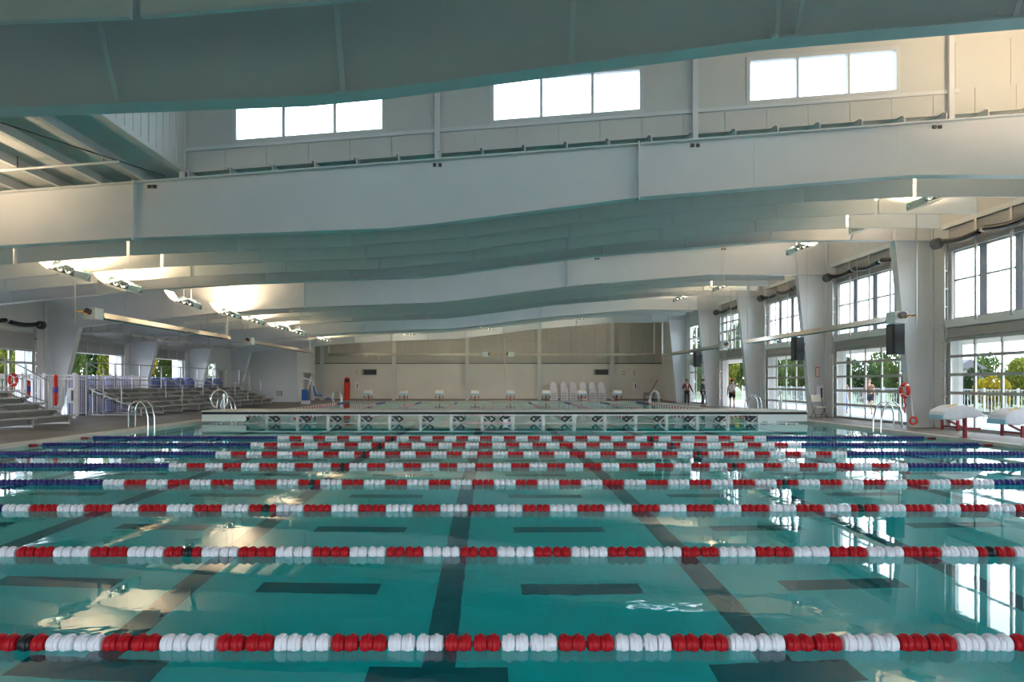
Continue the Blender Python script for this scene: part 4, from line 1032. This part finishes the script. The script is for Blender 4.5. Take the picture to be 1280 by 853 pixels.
# pool lift
px_, py_ = -11.6, 46.2
t = thing('pool_lift', (px_-.6, py_, DZ), 'white pool lift with a blue seat on the far left pool edge', 'pool lift')
MB().box(px_-.95, py_-.25, DZ, px_-.45, py_+.25, .32).build('base', WHITEP, t); MB().box(px_-.93, py_-.2, .32, px_-.55, py_+.2, 1.05).build('battery_box', mat('lift_blue', (.02,.10,.35), .5), t)
MB().bar((px_-.6, py_, .9), (px_-.35, py_, 1.9), .09, .09).build('mast', WHITEP, t); MB().bar((px_-.9, py_, 1.85), (px_-.2, py_, 1.6), .07, .07).build('boom', WHITEP, t); MB().bar((px_-.22, py_, 1.6), (px_+.05, py_, .8), .06, .06).build('seat_arm', WHITEP, t)
bl = MATS['lift_blue']
MB().box(px_-.05, py_-.22, .62, px_+.45, py_+.22, .7).build('seat', bl, t); m_ = MB().box(-.05,-.22,0,.03,.22,.6); m_.xf(Matrix.Translation((px_-.02, py_, .68)) @ Matrix.Rotation(R(-10), 4, 'Y')); m_.build('backrest', bl, t)
MB().bar((px_+.4, py_, .66), (px_+.75, py_, .45), .05, .05).build('leg_bar', WHITEP, t); MB().box(px_+.7, py_-.2, .42, px_+.95, py_+.2, .5).build('foot_rest', bl, t)
t = thing('wheeled_cart', (12.6, 54.6, DZ), 'small dark cart with rods at the far right corner', 'cart')
MB().box(12.2, 54.3, .5, 13.0, 54.9, .75).build('tray', SHUT, t)
for a_ in ((12.25,54.35),(12.95,54.35),(12.25,54.85),(12.95,54.85)): MB().bar((a_[0],a_[1],DZ),(a_[0],a_[1],.5),.04,.04).build('leg', DARKM, t)
MB().bar((12.7,54.6,.75),(13.4,54.9,1.75),.04,.04).build('handle', BROWNL, t)

# ------------------------------------------------------------------ people
def skin_obj(name, verts, edges, radii, mt, parent, root=0, sub=1):
    me = bpy.data.meshes.new(name); me.from_pydata([tuple(v) for v in verts], edges, []); me.materials.append(mt)
    o = bpy.data.objects.new(name, me); COL.objects.link(o); o.parent = parent
    md = o.modifiers.new('skin', 'SKIN'); md.use_smooth_shade = True
    for i, r in enumerate(radii):
        me.skin_vertices[0].data[i].radius = (r[0], r[1]) if isinstance(r, tuple) else (r, r)
        me.skin_vertices[0].data[i].use_root = (i == root)
    sb_ = o.modifiers.new('sub', 'SUBSURF'); sb_.levels = sub; sb_.render_levels = sub
    return o
def person(loc, yaw, H, label, pose, clothes, held=None):
    """local frame: x right hand side, y forward, z up; pose gives joints for elbows/wrists/knees/ankles"""
    t = thing('person', loc, label, 'person', None); t.rotation_euler = (0,0,yaw); s = H/1.75; t.scale = (s,s,s)
    J = dict(pel=(0,0,.95), sp=(0,.01,1.12), ch=(0,.02,1.32), nk=(0,.01,1.47), hb=(0,.03,1.55), hm=(0,.035,1.64), ht=(0,.02,1.71),
             shR=(.17,0,1.41), shL=(-.17,0,1.41), elR=(.23,-.03,1.14), elL=(-.23,-.03,1.14), wrR=(.25,.05,.90), wrL=(-.25,.05,.90),
             hpR=(.09,0,.90), hpL=(-.09,0,.90), knR=(.10,.02,.50), knL=(-.10,.02,.50), anR=(.11,-.02,.09), anL=(-.11,-.02,.09), toR=(.12,.15,.035), toL=(-.12,.15,.035))
    J.update(pose); V = []; E = []; Rr = []; ix = {}
    def add(k, p, r): ix[k] = len(V); V.append(Vector(p)); Rr.append(r)
    for k, r in (('pel',.13),('sp',.115),('ch',.13),('nk',.052),('hb',.068),('hm',.092),('ht',.07),('shR',.058),('shL',.058),('elR',.042),('elL',.042),('wrR',.027),('wrL',.027),('hpR',.085),('hpL',.085),('knR',.056),('knL',.056),('anR',.038),('anL',.038),('toR',.03),('toL',.03)): add(k, J[k], r)
    for a, b in (('pel','sp'),('sp','ch'),('ch','nk'),('nk','hb'),('hb','hm'),('hm','ht'),('ch','shR'),('ch','shL'),('shR','elR'),('shL','elL'),('elR','wrR'),('elL','wrL'),('pel','hpR'),('pel','hpL'),('hpR','knR'),('hpL','knL'),('knR','anR'),('knL','anL'),('anR','toR'),('anL','toL')): E.append((ix[a], ix[b]))
    for sd in 'RL':
        el, wr = Vector(J['el'+sd]), Vector(J['wr'+sd]); d = (wr-el).normalized(); sg = 1 if sd == 'R' else -1
        side = d.cross(Vector((sg,0,0))); side = side.normalized() if side.length > .1 else Vector((0,1,0)); n_ = d.cross(side).normalized()
        add('pa'+sd, wr+d*.07, .030); E.append((ix['wr'+sd], ix['pa'+sd]))
        for q, (o_, L) in enumerate(((-.03,.07),(-.01,.085),(.01,.08),(.03,.062))):
            b0 = wr+d*.085+side*o_; add('f%s%d' % (sd,q), b0+d*L*.5, .0095); add('g%s%d' % (sd,q), b0+d*L+n_*.02, .008)
            E.append((ix['pa'+sd], ix['f%s%d' % (sd,q)])); E.append((ix['f%s%d' % (sd,q)], ix['g%s%d' % (sd,q)]))
        add('th'+sd, wr+d*.06-side*.05, .011); add('tg'+sd, wr+d*.095-side*.06, .009); E.append((ix['pa'+sd], ix['th'+sd])); E.append((ix['th'+sd], ix['tg'+sd]))
    skin_obj('body', V, E, Rr, SKIN, t, 0, 1)
    hm = Vector(J['hm'])
    for s_ in (-1,1):
        MB().ball((hm.x+s_*.032, hm.y+.083, hm.z+.0), .012).build('eye', BLACK, t, True, local=True); MB().ball((hm.x+s_*.09, hm.y-.005, hm.z-.01), .028, 8, 6, (.4,.7,1)).build('ear', SKIN, t, True, local=True)
    MB().prism([(hm.y+.08,hm.z+.015),(hm.y+.115,hm.z-.035),(hm.y+.08,hm.z-.04)], 'x', hm.x-.014, hm.x+.014).build('nose', SKIN, t, local=True)
    MB().box(hm.x-.025, hm.y+.07, hm.z-.068, hm.x+.025, hm.y+.088, hm.z-.06).build('mouth', FSIGN, t, local=True)
    c = clothes
    def garment(name, keys, edges, rad, mt):
        vv = []; rr = []; im = {}
        for k, r in zip(keys, rad): im[k] = len(vv); vv.append(Vector(J[k]) if k in J else Vector(k)); rr.append(r)
        return skin_obj(name, vv, [(im[a], im[b]) for a, b in edges], rr, mt, t, 0, 1)
    if 'top' in c:
        lng = c.get('sleeve', 'long')
        J['hem'] = Vector(J['pel'])+Vector((0,0,-.02)); J['colr'] = Vector(J['nk'])+Vector((0,0,-.02))
        for sd in 'RL':
            e, w_, s0 = Vector(J['el'+sd]), Vector(J['wr'+sd]), Vector(J['sh'+sd])
            J['cuff'+sd] = e+(w_-e)*.9 if lng == 'long' else s0+(e-s0)*.5
        ks = ['hem','sp','ch','colr','shR','shL']; rs = [.152,.135,.15,.062,.074,.074]; es = [('hem','sp'),('sp','ch'),('ch','colr'),('ch','shR'),('ch','shL')]
        for sd in 'RL':
            if lng == 'long': ks += ['el'+sd,'cuff'+sd]; rs += [.057,.042]; es += [('sh'+sd,'el'+sd),('el'+sd,'cuff'+sd)]
            elif lng == 'short': ks += ['cuff'+sd]; rs += [.062]; es += [('sh'+sd,'cuff'+sd)]
        garment('jacket' if lng == 'long' else 'shirt', ks, es, rs, c['top'])
    if 'legs' in c:
        fr = c.get('leglen', 1.0)
        ks = ['pel','hpR','hpL']; rs = [.14,.097,.097]; es = [('pel','hpR'),('pel','hpL')]
        for sd in 'RL':
            h, k, a_ = Vector(J['hp'+sd]), Vector(J['kn'+sd]), Vector(J['an'+sd])
            if fr < .5: J['sh_'+sd] = h+(k-h)*.62; ks += ['sh_'+sd]; rs += [.10]; es += [('hp'+sd,'sh_'+sd)]
            else: J['tc'+sd] = k+(a_-k)*.95; ks += ['kn'+sd,'tc'+sd]; rs += [.075,.062]; es += [('hp'+sd,'kn'+sd),('kn'+sd,'tc'+sd)]
        garment('trousers' if fr > .5 else 'shorts', ks, es, rs, c['legs'])
    for sd in 'RL':
        a_, o_ = Vector(J['an'+sd]), Vector(J['to'+sd]); back = a_+(a_-o_)*.35; back.z = .035; o2 = Vector((o_.x, o_.y, .035)); am = Vector((a_.x, a_.y, .05))
        skin_obj('shoe', [back, am, o2+(o2-am)*.25], [(0,1),(1,2)], [.04,.05,.036], c.get('shoes', BROWNL), t, 1, 1)
    if 'hair' in c:
        h = MB(); h.ball((hm.x, hm.y-.022, hm.z+.03), .105, 14, 10, (.95,1.02,1.0)); h.v = [Vector((v.x, v.y, max(v.z, hm.z-.06 if v.y < hm.y-.02 else hm.z+.05))) for v in h.v]
        h.build('hair', c['hair'], t, True, local=True)
    if 'cap' in c:
        h = MB(); h.ball((hm.x, hm.y-.01, hm.z+.04), .112, 14, 10, (.95,1.05,.9)); h.v = [Vector((v.x, v.y, max(v.z, hm.z+.035))) for v in h.v]
        h.box(hm.x-.08, hm.y+.07, hm.z+.035, hm.x+.08, hm.y+.2, hm.z+.05); h.build('cap', c['cap'], t, True, local=True)
    if 'lapel' in c: MB().prism([(-.05,1.42),(.05,1.42),(.0,1.12)], 'y', .145, .165).build('shirt_front', WCLOTH, t, local=True)
    if 'bag' in c:
        MB().ball((.10,-.16,.98), .1, 10, 8, (1,.6,1.1)).build('shoulder_bag', c['bag'], t, True, local=True)
        MB().tube([(.1,-.16,1.05),(.03,-.15,1.25),(-.1,-.06,1.43)], .012, 6).build('bag_strap', c['bag'], t, True, local=True)
    return t
yawc = R(180)
person((12.4, 43.4, DZ), R(178), 1.64, 'man in a maroon jacket, white shirt and dark trousers standing at the far right deck', dict(wrL=(-.42,.02,.86), elL=(-.30,-.03,1.13), elR=(.27,-.06,1.14), wrR=(.12,.18,1.12)), dict(top=MAROON, legs=BLACKC, shoes=BROWNL, hair=HAIRB, lapel=1))
person((12.85, 41.6, DZ), R(240), 1.64, 'man in a dark navy suit turned aside beside the column', dict(hm=(0,.05,1.645), ht=(0,.0,1.715), anR=(.14,-.05,.09), toR=(.16,.12,.035)), dict(top=NAVYC, legs=NAVYC, shoes=BROWNL, hair=HAIRB))
person((12.75, 36.3, DZ), R(-25), 1.62, 'woman in red cap, pale top and black shorts raising one arm in open doorway', dict(elR=(.36,.10,1.30), wrR=(.42,.16,1.56), hpL=(-.09,0,.9)), dict(top=WCLOTH, sleeve='none', legs=BLACKC, leglen=.3, shoes=CREAM, hair=HAIRB, cap=REDC, bag=BROWNL))
person((17.0, 33.2, .03), R(-40), 1.66, 'person in a dusty red top and blue trousers outside the second glazed door', dict(anR=(.12,.2,.12), toR=(.13,.36,.06), knR=(.11,.15,.5)), dict(top=mat('dusty_red_cloth', (.30,.10,.10), .8), sleeve='short', legs=BLUEC, shoes=BROWNL, hair=HAIRB))
person((17.8, 32.4, .03), R(150), 1.66, 'person with a brown top and dark skirt walking outside the second glazed door', dict(anL=(-.12,-.2,.12), toL=(-.13,-.03,.04), knL=(-.11,-.06,.5)), dict(top=BROWNL, sleeve='short', legs=NAVYC, leglen=.3, shoes=BLACKC, hair=HAIRB))
